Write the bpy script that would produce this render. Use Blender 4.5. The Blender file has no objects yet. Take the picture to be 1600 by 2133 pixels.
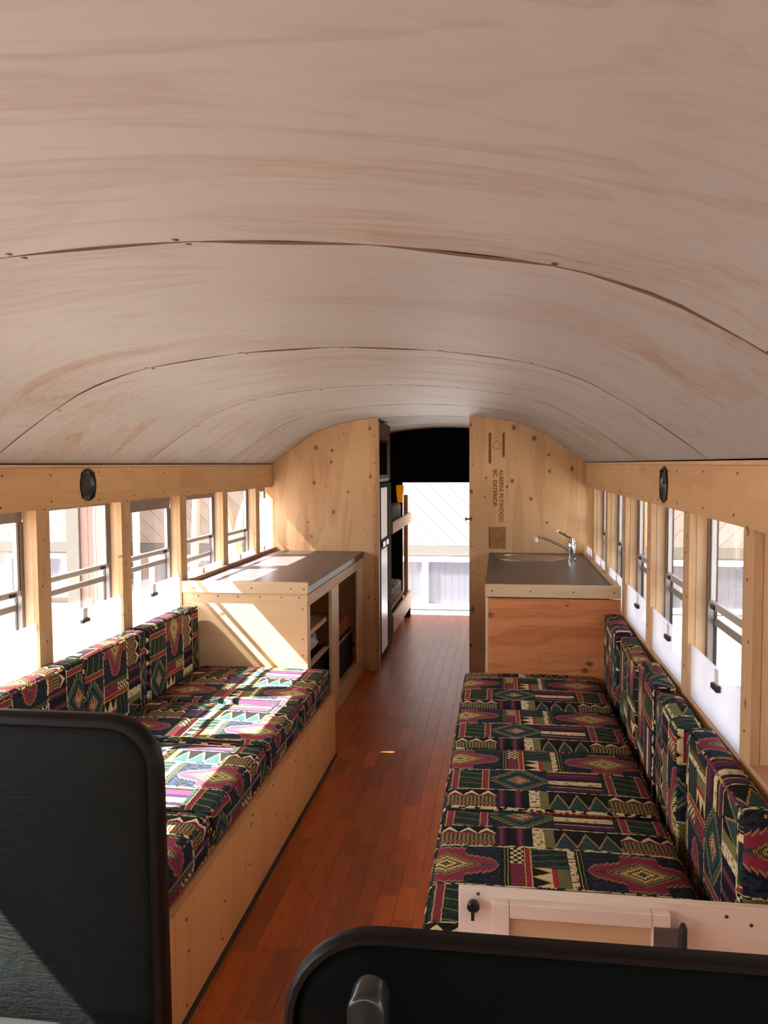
import bpy, bmesh, math, random
from mathutils import Vector, Matrix

# ------------------------------------------------------------------ camera, sky, sun, exposure
scene = bpy.context.scene
COL = scene.collection
random.seed(7)
cam_data = bpy.data.cameras.new('camera')
cam = bpy.data.objects.new('camera', cam_data)
COL.objects.link(cam)
EYE = Vector((0.545, 0.0, 1.54))
PSI, TH, ROLL = math.radians(8.1055), math.radians(3.3239), math.radians(0.3)
fw = Vector((-math.sin(PSI)*math.cos(TH), math.cos(PSI)*math.cos(TH), -math.sin(TH)))
rt = Vector((math.cos(PSI), math.sin(PSI), 0))
up = rt.cross(fw)
rc = rt*math.cos(ROLL) - up*math.sin(ROLL)
uc = rt*math.sin(ROLL) + up*math.cos(ROLL)
M = Matrix((rc, uc, -fw)).transposed().to_4x4()
M.translation = EYE
cam.matrix_world = M
cam_data.sensor_fit = 'VERTICAL'
cam_data.sensor_height = 36.0
cam_data.sensor_width = 36.0*1600/2133
cam_data.lens = 1700.0/2133.0*36.0
cam_data.clip_start = 0.02
cam_data.clip_end = 400
scene.camera = cam

world = bpy.data.worlds.new('sky')
scene.world = world
world.use_nodes = True
wn = world.node_tree
wn.nodes.clear()
w_out = wn.nodes.new('ShaderNodeOutputWorld')
w_bg = wn.nodes.new('ShaderNodeBackground')
w_sky = wn.nodes.new('ShaderNodeTexSky')
w_sky.sky_type = 'NISHITA'
w_sky.sun_disc = False
w_sky.sun_elevation = math.radians(46.5)
w_sky.sun_rotation = math.radians(-102)
w_sky.air_density = 1.0
w_sky.dust_density = 2.5
w_hsv = wn.nodes.new('ShaderNodeHueSaturation')
w_hsv.inputs['Saturation'].default_value = 0.35
wn.links.new(w_sky.outputs[0], w_hsv.inputs['Color'])
wn.links.new(w_hsv.outputs[0], w_bg.inputs['Color'])
w_bg.inputs['Strength'].default_value = 0.42
wn.links.new(w_bg.outputs[0], w_out.inputs[0])

sun_data = bpy.data.lights.new('sun', 'SUN')
sun_data.energy = 28.0
sun_data.angle = math.radians(0.55)
sun_data.color = (1.0, 0.965, 0.92)
sun = bpy.data.objects.new('sun', sun_data)
COL.objects.link(sun)
SUN_DIR = Vector((1.0, 0.22, -1.08)).normalized()
sun.rotation_mode = 'QUATERNION'
sun.rotation_quaternion = SUN_DIR.to_track_quat('-Z', 'Y')
sun.location = (-12, -3, 14)

scene.view_settings.view_transform = 'Standard'
scene.view_settings.look = 'None'
scene.view_settings.exposure = 1.38
scene.view_settings.gamma = 1.0
scene.view_settings.use_curve_mapping = False
try:
    scene.cycles.diffuse_bounces = 8
    scene.cycles.max_bounces = 14
    scene.cycles.transparent_max_bounces = 16
    scene.cycles.sample_clamp_indirect = 8.0
except Exception:
    pass

# ------------------------------------------------------------------ helpers: colours and materials
def S(h):
    h = h.lstrip('#')
    o = []
    for i in (0, 2, 4):
        c = int(h[i:i+2], 16)/255
        o.append(c/12.92 if c <= 0.04045 else ((c+0.055)/1.055)**2.4)
    return (o[0], o[1], o[2], 1.0)

def RGB(r, g, b):
    return tuple(c/255/12.92 if c <= 10 else ((c/255+0.055)/1.055)**2.4 for c in (r, g, b)) + (1.0,)

class G:
    """small node-graph writer"""
    def __init__(s, name):
        s.mat = bpy.data.materials.new(name)
        s.mat.use_nodes = True
        s.nt = s.mat.node_tree
        s.nt.nodes.clear()
        s.out = s.nt.nodes.new('ShaderNodeOutputMaterial')
    def n(s, t): return s.nt.nodes.new(t)
    def link(s, a, b): s.nt.links.new(a, b)
    def put(s, sock, v):
        if isinstance(v, bpy.types.NodeSocket): s.link(v, sock)
        else: sock.default_value = v
    def m(s, op, a, b=0.0, c=0.0, clamp=False):
        nd = s.n('ShaderNodeMath'); nd.operation = op; nd.use_clamp = clamp
        s.put(nd.inputs[0], a); s.put(nd.inputs[1], b); s.put(nd.inputs[2], c)
        return nd.outputs[0]
    def mix(s, f, a, b):
        nd = s.n('ShaderNodeMix'); nd.data_type = 'RGBA'
        s.put(nd.inputs[0], f); s.put(nd.inputs[6], a); s.put(nd.inputs[7], b)
        return nd.outputs[2]
    def mixv(s, f, a, b):
        nd = s.n('ShaderNodeMix'); nd.data_type = 'FLOAT'
        s.put(nd.inputs[0], f); s.put(nd.inputs[2], a); s.put(nd.inputs[3], b)
        return nd.outputs[0]
    def ramp(s, f, stops, interp='LINEAR'):
        nd = s.n('ShaderNodeValToRGB'); cr = nd.color_ramp; cr.interpolation = interp
        while len(cr.elements) > 1: cr.elements.remove(cr.elements[0])
        cr.elements[0].position = stops[0][0]; cr.elements[0].color = stops[0][1]
        for p, c in stops[1:]:
            e = cr.elements.new(p); e.color = c
        s.put(nd.inputs[0], f)
        return nd.outputs[0]
    def vramp(s, f, stops, interp='LINEAR'):
        return s.ramp(f, [(p, (v, v, v, 1)) for p, v in stops], interp)
    def coord(s, scale=(1, 1, 1), rnd=0.0, which='Object', rot=(0, 0, 0)):
        tc = s.n('ShaderNodeTexCoord')
        v = tc.outputs[which]
        if rnd:
            oi = s.n('ShaderNodeObjectInfo')
            mu = s.n('ShaderNodeVectorMath'); mu.operation = 'MULTIPLY_ADD'
            cx = s.n('ShaderNodeCombineXYZ')
            for i, k in enumerate((1.0, 2.37, 3.71)):
                s.put(cx.inputs[i], s.m('MULTIPLY', oi.outputs['Random'], rnd*k))
            ad = s.n('ShaderNodeVectorMath'); ad.operation = 'ADD'
            s.link(v, ad.inputs[0]); s.link(cx.outputs[0], ad.inputs[1])
            v = ad.outputs[0]
        mp = s.n('ShaderNodeMapping')
        mp.inputs['Scale'].default_value = scale
        mp.inputs['Rotation'].default_value = rot
        s.link(v, mp.inputs[0])
        return mp.outputs[0]
    def noise(s, vec, scale=1.0, detail=3.0, rough=0.5, dist=0.0):
        nd = s.n('ShaderNodeTexNoise')
        nd.inputs['Scale'].default_value = scale
        nd.inputs['Detail'].default_value = detail
        nd.inputs['Roughness'].default_value = rough
        nd.inputs['Distortion'].default_value = dist
        s.link(vec, nd.inputs['Vector'])
        return nd.outputs[0]
    def bsdf(s, color, rough=0.5, metal=0.0, spec=0.5, bump=None, bump_str=0.2, bump_dist=0.002, coat=0.0):
        b = s.n('ShaderNodeBsdfPrincipled')
        s.put(b.inputs['Base Color'], color)
        s.put(b.inputs['Roughness'], rough)
        s.put(b.inputs['Metallic'], metal)
        s.put(b.inputs['Specular IOR Level'], spec)
        if coat: b.inputs['Coat Weight'].default_value = coat
        if bump is not None:
            bp = s.n('ShaderNodeBump')
            bp.inputs['Strength'].default_value = bump_str
            bp.inputs['Distance'].default_value = bump_dist
            s.link(bump, bp.inputs['Height'])
            s.link(bp.outputs[0], b.inputs['Normal'])
        s.link(b.outputs[0], s.out.inputs[0])
        s.b = b
        return s.mat

def wood(name, base, dark, grain, knots=0.0, rough=0.55, streak=0.55, contour=0.25, wide=5.0, var=0.0, knot_size=0.12, spec=0.3, plane='xz'):
    """grain: 0,1,2 = axis the fibres run along (object space, metres)"""
    g = G(name)
    sc = [wide]*3; sc[grain] = wide*0.13
    v = g.coord(tuple(sc), rnd=7.0)
    n1 = g.noise(v, 1.0, 4.0, 0.55, 0.6)
    f1 = g.vramp(n1, [(0.42, 0), (0.68, 1)])
    cont = g.m('SINE', g.m('MULTIPLY', n1, 46.0))
    cont = g.m('MULTIPLY_ADD', cont, 0.5, 0.5)
    cont = g.m('POWER', cont, 3.0)
    sf = [150.0]*3; sf[grain] = 4.0
    n2 = g.noise(g.coord(tuple(sf), rnd=3.0), 1.0, 2.0)
    fac = g.m('MULTIPLY', f1, streak)
    fac = g.m('ADD', fac, g.m('MULTIPLY', cont, contour))
    fac = g.m('ADD', fac, g.m('MULTIPLY', g.m('SUBTRACT', n2, 0.5), 0.35), clamp=True)
    col = g.mix(fac, base, dark)
    if knots:
        vor = g.n('ShaderNodeTexVoronoi'); vor.feature = 'F1'; vor.voronoi_dimensions = '2D'
        kv = g.n('ShaderNodeSeparateXYZ')
        g.link(g.coord((knots, knots, knots), rnd=5.0), kv.inputs[0])
        kc2 = g.n('ShaderNodeCombineXYZ')
        warp = g.noise(g.coord((1, 1, 1), rnd=5.0), 26.0, 2.0)
        for i_, ax_ in enumerate(plane):
            s_ = kv.outputs['xyz'.index(ax_)]
            if 'xyz'.index(ax_) == grain: s_ = g.m('MULTIPLY', s_, 0.75)
            g.link(g.m('ADD', s_, g.m('MULTIPLY', warp, 0.10)), kc2.inputs[i_])
        g.link(kc2.outputs[0], vor.inputs['Vector'])
        vor.inputs['Scale'].default_value = 1.0
        d = vor.outputs['Distance']
        sc_ = g.n('ShaderNodeSeparateColor')
        g.link(vor.outputs['Color'], sc_.inputs[0])
        rad = g.m('POWER', sc_.outputs[0], 1.5)
        size = g.m('MULTIPLY_ADD', rad, knot_size, knot_size*0.05)
        k = g.m('SUBTRACT', 1.0, g.m('DIVIDE', d, size), clamp=True)
        k = g.m('POWER', k, 0.45)
        kc = (dark[0]*0.32, dark[1]*0.22, dark[2]*0.16, 1)
        col = g.mix(g.m('MULTIPLY', k, 0.95), col, kc)
    if var:
        oi = g.n('ShaderNodeObjectInfo')
        h = g.n('ShaderNodeHueSaturation')
        g.put(h.inputs['Value'], g.m('MULTIPLY_ADD', oi.outputs['Random'], var*2, 1.0-var))
        g.link(col, h.inputs['Color'])
        col = h.outputs[0]
    return g.bsdf(col, rough, spec=spec, bump=n2, bump_str=0.12, bump_dist=0.001)

def plain(name, col, rough=0.5, metal=0.0, spec=0.5, mottle=0.12, scale=30.0, bump=0.0):
    g = G(name)
    n = g.noise(g.coord((1, 1, 1), rnd=4.0), scale, 3.0)
    c2 = tuple(max(0, c*(1-mottle*2)) for c in col[:3]) + (1,)
    c = g.mix(n, c2, tuple(min(1, x*(1+mottle)) for x in col[:3]) + (1,))
    return g.bsdf(c, rough, metal, spec, bump=n if bump else None, bump_str=bump)

MT = {}
def ceiling_ply():
    g = G('ceiling_plywood')
    v = g.coord((0.9, 3.6, 3.6), rnd=6.0)
    n1 = g.noise(v, 1.0, 4.0, 0.55, 1.1)
    fine = g.noise(g.coord((3.0, 60, 60), rnd=3.0), 1.0, 3.0, 0.6)
    wide = g.noise(g.coord((0.5, 1.1, 1.1), rnd=9.0), 1.0, 2.0)
    patch = g.vramp(n1, [(0.50, 0), (0.72, 1)])
    patch = g.m('MULTIPLY', patch, g.vramp(fine, [(0.30, 0.25), (0.62, 1)]))
    lines = g.m('POWER', g.m('MULTIPLY_ADD', g.m('SINE', g.m('MULTIPLY', n1, 60.0)), 0.5, 0.5), 6.0)
    f = g.m('ADD', g.m('MULTIPLY', patch, 0.85), g.m('MULTIPLY', lines, 0.16))
    f = g.m('ADD', f, g.m('MULTIPLY', g.m('SUBTRACT', fine, 0.5), 0.30), clamp=True)
    base = g.mix(wide, RGB(175, 169, 160), RGB(165, 160, 157))
    col = g.mix(f, base, RGB(150, 116, 86))
    return g.bsdf(col, 0.48, spec=0.22, bump=fine, bump_str=0.08, bump_dist=0.001)
MT['ceil'] = ceiling_ply()
MT['ply_edge'] = plain('plywood_edge', RGB(122, 90, 64), 0.8)
MT['ply_part'] = wood('partition_plywood', RGB(208, 166, 120), RGB(158, 106, 66), 2, knots=7.0, streak=0.75, contour=0.2, wide=4.0, knot_size=0.125, plane='xz')
MT['ply_wall'] = wood('wall_plywood', RGB(204, 162, 114), RGB(168, 117, 73), 1, knots=4.0, streak=0.5, contour=0.16, wide=5.0, knot_size=0.06, plane='yz')
MT['ply_post'] = wood('post_plywood', RGB(200, 162, 120), RGB(163, 117, 77), 2, knots=6.0, streak=0.5, contour=0.2, wide=9.0, knot_size=0.07, plane='yz')
MT['pine'] = wood('pine_lumber', RGB(218, 188, 151), RGB(187, 145, 104), 2, streak=0.4, contour=0.2, wide=9.0)
MT['pine_x'] = wood('pine_lumber_cross', RGB(214, 184, 148), RGB(186, 149, 108), 0, knots=5.0, streak=0.4, contour=0.2, wide=9.0, knot_size=0.07, plane='xz')
MT['pine_y'] = wood('pine_lumber_long', RGB(200, 161, 125), RGB(166, 122, 87), 1, streak=0.4, contour=0.2, wide=9.0)
MT['ply_cab'] = wood('cabinet_plywood', RGB(213, 180, 141), RGB(181, 141, 101), 0, knots=4.5, streak=0.4, contour=0.15, wide=5.0, knot_size=0.06, plane='xz')
MT['ply_bench'] = wood('bench_plywood', RGB(214, 160, 104), RGB(184, 124, 72), 2, knots=4.0, streak=0.35, contour=0.12, wide=4.0, knot_size=0.05, plane='yz')
MT['fir'] = wood('orange_fir_plywood', RGB(222, 144, 92), RGB(178, 100, 58), 0, knots=5.2, streak=0.6, contour=0.35, wide=6.0, knot_size=0.11, plane='xz')
MT['inner'] = wood('cabinet_inside_plywood', RGB(200, 138, 86), RGB(158, 96, 54), 0, knots=5.0, streak=0.5, contour=0.2, wide=6.0, knot_size=0.09, plane='yz')
MT['white_pine'] = wood('pale_pine_frame', RGB(236, 220, 206), RGB(212, 186, 162), 0, streak=0.4, contour=0.12, wide=9.0, rough=0.5)
MT['floor'] = wood('laminate_strip', RGB(170, 84, 32), RGB(138, 60, 18), 1, streak=0.6, contour=0.25, wide=11.0, rough=0.36, var=0.24, spec=0.32)
MT['red_wood'] = wood('reddish_trim_wood', RGB(165, 115, 88), RGB(128, 78, 58), 1, streak=0.5, contour=0.2, wide=9.0)
MT['dark_wood'] = wood('dark_brown_wood', S('#6a3a24'), S('#46220f'), 2, streak=0.5, contour=0.2, wide=9.0)
MT['laminate'] = plain('dark_laminate', RGB(76, 68, 68), 0.34, mottle=0.12, scale=160, spec=0.38)
MT['alu'] = plain('aluminium', RGB(186, 180, 176), 0.42, 0.35, mottle=0.08)
MT['alu_dull'] = plain('dull_aluminium', S('#8d837d'), 0.5, 0.4, mottle=0.12)
MT['rubber'] = plain('black_rubber', S('#2a2626'), 0.7)
MT['black'] = plain('black_board', S('#070707'), 0.85, spec=0.2)
MT['arm'] = plain('charcoal_plastic', S('#232626'), 0.22)
MT['plastic'] = plain('black_plastic', S('#131313'), 0.35)
MT['trim_vinyl'] = plain('seat_rim_vinyl', RGB(22, 17, 14), 0.45, spec=0.16, mottle=0.15, scale=60)
MT['screw'] = plain('screw_metal', RGB(128, 118, 108), 0.3, 0.85)
MT['screw_dark'] = plain('dark_screw', S('#4a2c18'), 0.6)
MT['chrome'] = plain('chrome', S('#d8d8dc'), 0.08, 1.0, mottle=0.02)
MT['steel'] = plain('brushed_steel', S('#a8a4a0'), 0.22, 1.0, mottle=0.1)
MT['white'] = plain('white_enamel', S('#e4dcdc'), 0.3, mottle=0.03)
MT['white_pl'] = plain('white_plastic', S('#e8e4e4'), 0.5, mottle=0.03)
MT['dkgreen'] = plain('dark_green_edging', S('#2c3326'), 0.7)
MT['zip'] = plain('zipper_grey', S('#77717a'), 0.5)
MT['screen'] = plain('dark_glass_screen', S('#0a0f0e'), 0.12)
MT['brown_fabric'] = plain('brown_mattress_fabric', S('#4a3222'), 0.9, mottle=0.35, scale=60)
MT['yellow'] = plain('school_bus_yellow_paint', S('#f0a21e'), 0.35, mottle=0.05)
MT['skin'] = plain('dark_roof_skin', S('#17120e'), 0.9)
MT['grey_metal'] = plain('grey_sheet_metal', S('#6e6a68'), 0.5, 0.5)
MT['concrete'] = plain('pale_concrete', RGB(148, 142, 136), 0.9, mottle=0.1, scale=3.0)
MT['siding'] = wood('cedar_siding', RGB(122, 111, 105), RGB(111, 97, 90), 0, streak=0.4, contour=0.2, wide=3.0, var=0.10)
MT['siding_v'] = wood('vertical_cedar_boards', RGB(122, 103, 96), RGB(100, 82, 75), 2, streak=0.4, contour=0.2, wide=3.0, var=0.08)
MT['greytrim'] = plain('grey_green_trim', RGB(84, 80, 74), 0.8, mottle=0.1)
MT['house_white'] = plain('white_house_trim', S('#eeeeee'), 0.6, mottle=0.03)
MT['blind'] = plain('lavender_blinds', RGB(100, 97, 108), 0.7, mottle=0.05)
MT['bag_dark'] = plain('black_crate_plastic', RGB(12, 13, 12), 0.7, spec=0.1)
MT['ink'] = plain('plywood_stamp_ink', S('#83562f'), 0.8, mottle=0.25, scale=80)
MT['ink_pale'] = plain('faded_stamp_ink', S('#a3703f'), 0.8, mottle=0.2, scale=60)
MT['gold_wood'] = plain('leaning_post_wood', S('#b28e7a'), 0.8)
MT['red_board'] = plain('rusty_red_board', S('#9a4a26'), 0.7)

def vinyl():
    g = G('black_leather_vinyl')
    v = g.coord((1, 1, 1))
    n = g.noise(v, 70.0, 4.0, 0.6, 0.8)
    w = g.noise(g.coord((6, 30, 60)), 1.0, 4.0, 0.6, 2.2)
    h = g.m('ADD', g.m('MULTIPLY', n, 0.6), g.m('MULTIPLY', w, 0.9))
    c = g.mix(n, RGB(22, 25, 24), RGB(33, 35, 33))
    return g.bsdf(c, 0.6, spec=0.06, bump=h, bump_str=0.7, bump_dist=0.003)
MT['vinyl'] = vinyl()

def black_vinyl():
    g = G('smooth_black_vinyl')
    n = g.noise(g.coord((1, 1, 1)), 120.0, 3.0)
    return g.bsdf(g.mix(n, RGB(8, 10, 10), RGB(12, 14, 13)), 0.7, spec=0.04, bump=n, bump_str=0.15)
MT['vinyl2'] = black_vinyl()

def glass_mat(name, tint=(0.96, 0.97, 0.97, 1)):
    g = G(name)
    tr = g.n('ShaderNodeBsdfTransparent'); tr.inputs[0].default_value = tint
    gl = g.n('ShaderNodeBsdfGlossy'); gl.inputs['Roughness'].default_value = 0.03
    n = g.noise(g.coord((1, 1, 1)), 6.0, 3.0)
    geo = g.n('ShaderNodeNewGeometry')
    fr = g.n('ShaderNodeFresnel'); g.link(g.mixv(geo.outputs['Backfacing'], 1.3, 1/1.3), fr.inputs[0])
    f = g.m('MULTIPLY', fr.outputs[0], g.m('MULTIPLY_ADD', n, 0.2, 0.85), clamp=True)
    mx = g.n('ShaderNodeMixShader')
    g.link(f, mx.inputs[0]); g.link(tr.outputs[0], mx.inputs[1]); g.link(gl.outputs[0], mx.inputs[2])
    g.link(mx.outputs[0], g.out.inputs[0])
    return g.mat
MT['glass'] = glass_mat('window_glass')

def frosted_mat():
    g = G('frosted_white_sheet')
    n = g.noise(g.coord((1, 1, 1)), 9.0, 2.0)
    c = g.mix(n, RGB(206, 204, 214), RGB(218, 216, 224))
    d = g.n('ShaderNodeBsdfDiffuse'); t = g.n('ShaderNodeBsdfTranslucent')
    g.link(c, d.inputs[0]); g.link(c, t.inputs[0])
    mx = g.n('ShaderNodeMixShader'); mx.inputs[0].default_value = 0.55
    g.link(d.outputs[0], mx.inputs[1]); g.link(t.outputs[0], mx.inputs[2])
    tp = g.n('ShaderNodeBsdfTransparent'); m2 = g.n('ShaderNodeMixShader'); m2.inputs[0].default_value = 0.45
    g.link(mx.outputs[0], m2.inputs[1]); g.link(tp.outputs[0], m2.inputs[2])
    g.link(m2.outputs[0], g.out.inputs[0])
    return g.mat
MT['frost'] = frosted_mat()

def bag_mat():
    g = G('crumpled_clear_plastic')
    n = g.noise(g.coord((1, 1, 1)), 25.0, 3.0)
    c = g.mix(n, S('#a79a98'), S('#d8cfd0'))
    return g.bsdf(c, 0.25, bump=n, bump_str=0.4)
MT['bag'] = bag_mat()

def amber_mat():
    g = G('amber_translucent_plastic')
    n = g.noise(g.coord((1, 1, 1)), 12.0, 2.0)
    c = g.mix(n, RGB(255, 214, 100), RGB(255, 240, 170))
    d = g.n('ShaderNodeBsdfDiffuse'); t = g.n('ShaderNodeBsdfTranslucent')
    g.link(c, d.inputs[0]); g.link(c, t.inputs[0])
    mx = g.n('ShaderNodeMixShader'); mx.inputs[0].default_value = 0.92
    g.link(d.outputs[0], mx.inputs[1]); g.link(t.outputs[0], mx.inputs[2])
    g.link(mx.outputs[0], g.out.inputs[0])
    return g.mat
MT['amber'] = amber_mat()

def kilim():
    """woven upholstery print: medallions, bars, stripes and scallops on a 0.51 x 0.515 m repeat (UV in metres)"""
    g = G('kilim_print_upholstery')
    DG, DG2 = RGB(18, 29, 25), RGB(44, 62, 54)
    NV, NV2 = RGB(17, 20, 28), RGB(46, 53, 70)
    MG, MG2 = RGB(140, 44, 74), RGB(122, 56, 52)
    TAN, GOLD, CREAM = S('#a07a52'), S('#c2a152'), S('#dcc796')
    OLIVE, OLIVE2 = S('#7a7646'), S('#4f5233')
    TEAL, BLK = S('#27474a'), S('#111310')
    RED, PUR, PUR2 = S('#a32a38'), S('#4d2444'), S('#22182e')
    uv = g.n('ShaderNodeUVMap')
    sep0 = g.n('ShaderNodeSeparateXYZ')
    g.link(uv.outputs[0], sep0.inputs[0])
    wob = g.n('ShaderNodeTexNoise'); wob.inputs['Scale'].default_value = 60; wob.inputs['Detail'].default_value = 2
    g.link(uv.outputs[0], wob.inputs['Vector'])
    wf = g.m('SUBTRACT', wob.outputs[0], 0.5)
    u = g.m('ADD', sep0.outputs[0], g.m('MULTIPLY', wf, 0.007))
    v = g.m('SUBTRACT', sep0.outputs[1], g.m('MULTIPLY', wf, 0.007))
    mot = g.n('ShaderNodeTexNoise'); mot.inputs['Scale'].default_value = 85; mot.inputs['Detail'].default_value = 3
    mp = g.n('ShaderNodeMapping'); mp.inputs['Scale'].default_value = (0.6, 1.3, 1)
    g.link(uv.outputs[0], mp.inputs[0]); g.link(mp.outputs[0], mot.inputs['Vector'])
    mo = g.vramp(mot.outputs[0], [(0.38, 0), (0.66, 1)])
    def wrap(x, off, per):
        return g.m('SUBTRACT', g.m('MULTIPLY', g.m('FRACT', g.m('DIVIDE', g.m('ADD', x, off), per)), per), off)
    U = wrap(u, 0.145, 0.51)
    U2 = wrap(u, 0.03, 0.51)
    V = wrap(v, 0.405, 0.515)
    def band(x, a, b): return g.m('COMPARE', x, (a+b)/2, (b-a)/2)
    def rect(x, a, b, y, c, d): return g.m('MULTIPLY', band(x, a, b), band(y, c, d))
    def lt(x, t): return g.m('LESS_THAN', x, t)
    def gt(x, t): return g.m('GREATER_THAN', x, t)
    def AND(a, b): return g.m('MULTIPLY', a, b)
    def frac(x, p, off=0.0): return g.m('FRACT', g.m('DIVIDE', g.m('ADD', x, off), p))
    def tri(x, p): return g.m('DIVIDE', g.m('PINGPONG', x, p), p)      # 0..1..0
    green = g.mix(mo, DG, DG2)
    navy = g.mix(mo, NV, NV2)
    pink = g.mix(mo, MG, MG2)
    col = green
    def lay(mask, c):
        nonlocal col
        col = g.mix(mask, col, c)
    # ---- medallion row
    zone = rect(U, -0.145, 0.145, V, -0.105, 0.11)
    lay(zone, navy)
    du = g.m('ABSOLUTE', U); dv = g.m('ABSOLUTE', V)
    f = g.vramp(g.m('DIVIDE', du, 0.15), [(0.0, 0.93), (0.33, 0.93), (0.331, 0.58), (0.82, 0.36), (0.93, 0.1), (0.97, 0.0)])
    f = g.m('MULTIPLY', f, 0.108)
    f = g.m('SUBTRACT', f, g.m('MULTIPLY', frac(du, 0.016), 0.010))
    ins = g.m('SUBTRACT', f, dv)
    star = AND(zone, gt(ins, 0.0))
    lay(star, TAN)
    lay(AND(zone, gt(ins, 0.007)), pink)
    d3 = g.m('ADD', g.m('DIVIDE', du, 0.132), g.m('DIVIDE', dv, 0.020))
    lay(AND(zone, lt(d3, 1.0)), TEAL)
    dvs = g.m('ADD', dv, g.m('MULTIPLY', frac(du, 0.011), 0.007))
    d1 = g.m('ADD', g.m('DIVIDE', du, 0.098), g.m('DIVIDE', dvs, 0.068))
    inner = g.ramp(d1, [(0, OLIVE), (0.10, BLK), (0.2, GOLD), (0.3, CREAM), (0.38, BLK), (0.48, GOLD), (0.6, CREAM), (0.66, BLK), (0.74, GOLD), (0.82, DG2), (0.93, TAN)], 'CONSTANT')
    lay(AND(zone, lt(d1, 1.0)), inner)
    row = band(V, -0.105, 0.11)
    # border lines
    bl = g.ramp(frac(U, 0.0255, -0.147+0.51), [(0, DG), (0.25, OLIVE), (0.38, BLK), (0.62, GOLD), (0.7, DG)], 'CONSTANT')
    lay(AND(row, band(U, 0.1455, 0.17)), bl)
    # chequer over pink bars
    c1 = g.m('FLOOR', g.m('MULTIPLY', U, 95)); c2 = g.m('FLOOR', g.m('MULTIPLY', V, 75))
    chk = g.m('MODULO', g.m('ADD', g.m('ADD', c1, c2), 400.0), 2.0)
    lay(AND(row, band(U, 0.17, 0.205)), g.mix(gt(chk, 0.5), BLK, CREAM))
    barst = g.mix(lt(frac(V, 0.014, 0.6), 0.22), pink, PUR2)
    lay(rect(U, 0.17, 0.205, V, -0.105, 0.012), barst)
    lay(AND(row, band(U, 0.207, 0.227)), GOLD)
    lay(AND(row, band(U, 0.210, 0.223)), g.mix(lt(frac(V, 0.010, 0.6), 0.2), RED, PUR))
    # zigzag green over triangles
    blk6 = band(U, 0.228, 0.322)
    z = g.m('ABSOLUTE', g.m('SUBTRACT', frac(g.m('ADD', V, g.m('MULTIPLY', tri(g.m('SUBTRACT', U, 0.228), 0.094), 0.018)), 0.036, 0.6), 0.5))
    lay(AND(row, AND(blk6, lt(z, 0.045))), TEAL)
    z2 = g.m('ABSOLUTE', g.m('SUBTRACT', frac(g.m('SUBTRACT', V, g.m('MULTIPLY', tri(g.m('SUBTRACT', U, 0.228), 0.094), 0.018)), 0.036, 0.6), 0.5))
    lay(AND(row, AND(blk6, lt(z2, 0.04))), OLIVE)
    low = band(V, -0.105, -0.004)
    lay(AND(low, blk6), BLK)
    tr = tri(g.m('ADD', V, 0.6), 0.026)
    creamt = lt(g.m('DIVIDE', g.m('SUBTRACT', 0.277, U), 0.048), tr)
    lay(AND(low, AND(band(U, 0.228, 0.277), creamt)), CREAM)
    lay(AND(low, AND(band(U, 0.228, 0.277), lt(g.m('ABSOLUTE', g.m('SUBTRACT', g.m('DIVIDE', g.m('SUBTRACT', 0.277, U), 0.048), tr)), 0.1))), GOLD)
    lay(AND(low, band(U, 0.277, 0.291)), RED)
    lay(AND(low, band(U, 0.291, 0.322)), g.mix(lt(frac(V, 0.008, 0.6), 0.3), OLIVE, OLIVE2))
    dots = g.mix(gt(mot.outputs[0], 0.56), CREAM, PUR)
    lay(AND(row, band(U, 0.324, 0.343)), dots)
    bl2 = g.ramp(frac(U, 0.0215, -0.3435), [(0, BLK), (0.25, GOLD), (0.36, DG), (0.7, OLIVE), (0.82, NV)], 'CONSTANT')
    lay(AND(row, band(U, 0.3435, 0.366)), bl2)
    # ---- row of bars, diamond and stripes
    rb = band(V, -0.28, -0.105)
    lay(AND(rb, band(U2, -0.03, 0.112)), green)
    dash = g.m('ABSOLUTE', g.m('SUBTRACT', frac(g.m('ADD', V, g.m('MULTIPLY', U2, 0.25)), 0.045, 0.6), 0.5))
    lay(AND(rb, AND(band(U2, 0.0, 0.085), lt(dash, 0.05))), OLIVE)
    for a in (-0.016, 0.085):
        lay(AND(rb, band(U2, a-0.003, a+0.022)), GOLD)
        lay(AND(rb, band(U2, a, a+0.019)), pink)
    lay(AND(rb, band(U2, 0.112, 0.30)), navy)
    dd = g.m('ADD', g.m('DIVIDE', g.m('ABSOLUTE', g.m('SUBTRACT', U2, 0.206)), 0.11), g.m('DIVIDE', g.m('ABSOLUTE', g.m('ADD', V, 0.193)), 0.10))
    dd = g.m('ADD', dd, g.m('MULTIPLY', frac(U2, 0.014, 0.1), 0.10))
    dia = g.ramp(dd, [(0, CREAM), (0.10, BLK), (0.16, CREAM), (0.22, RED), (0.33, GOLD), (0.38, TEAL), (0.62, BLK), (0.70, TEAL), (0.80, OLIVE), (0.85, DG2), (0.97, GOLD)], 'CONSTANT')
    lay(AND(rb, AND(band(U2, 0.112, 0.30), lt(dd, 1.02))), dia)
    st = g.ramp(g.m('DIVIDE', g.m('ADD', V, 0.28), 0.175), [(0, BLK), (0.08, PUR), (0.22, GOLD), (0.25, PUR2), (0.36, CREAM), (0.52, GOLD), (0.55, PUR2), (0.66, PUR), (0.82, RED), (0.86, BLK), (0.93, OLIVE)], 'CONSTANT')
    st = g.mix(AND(gt(mot.outputs[0], 0.55), band(V, -0.22, -0.19)), st, TAN)
    lay(AND(rb, band(U2, 0.302, 0.475)), st)
    # ---- scallop row
    rc_ = band(V, -0.405, -0.28)
    sz = band(U2, -0.03, 0.132)
    lay(AND(rc_, sz), g.mix(lt(frac(U2, 0.012, 0.1), 0.3), OLIVE, BLK))
    tw = tri(g.m('ADD', U2, 0.03), 0.027)
    top = band(V, -0.325, -0.28)
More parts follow.
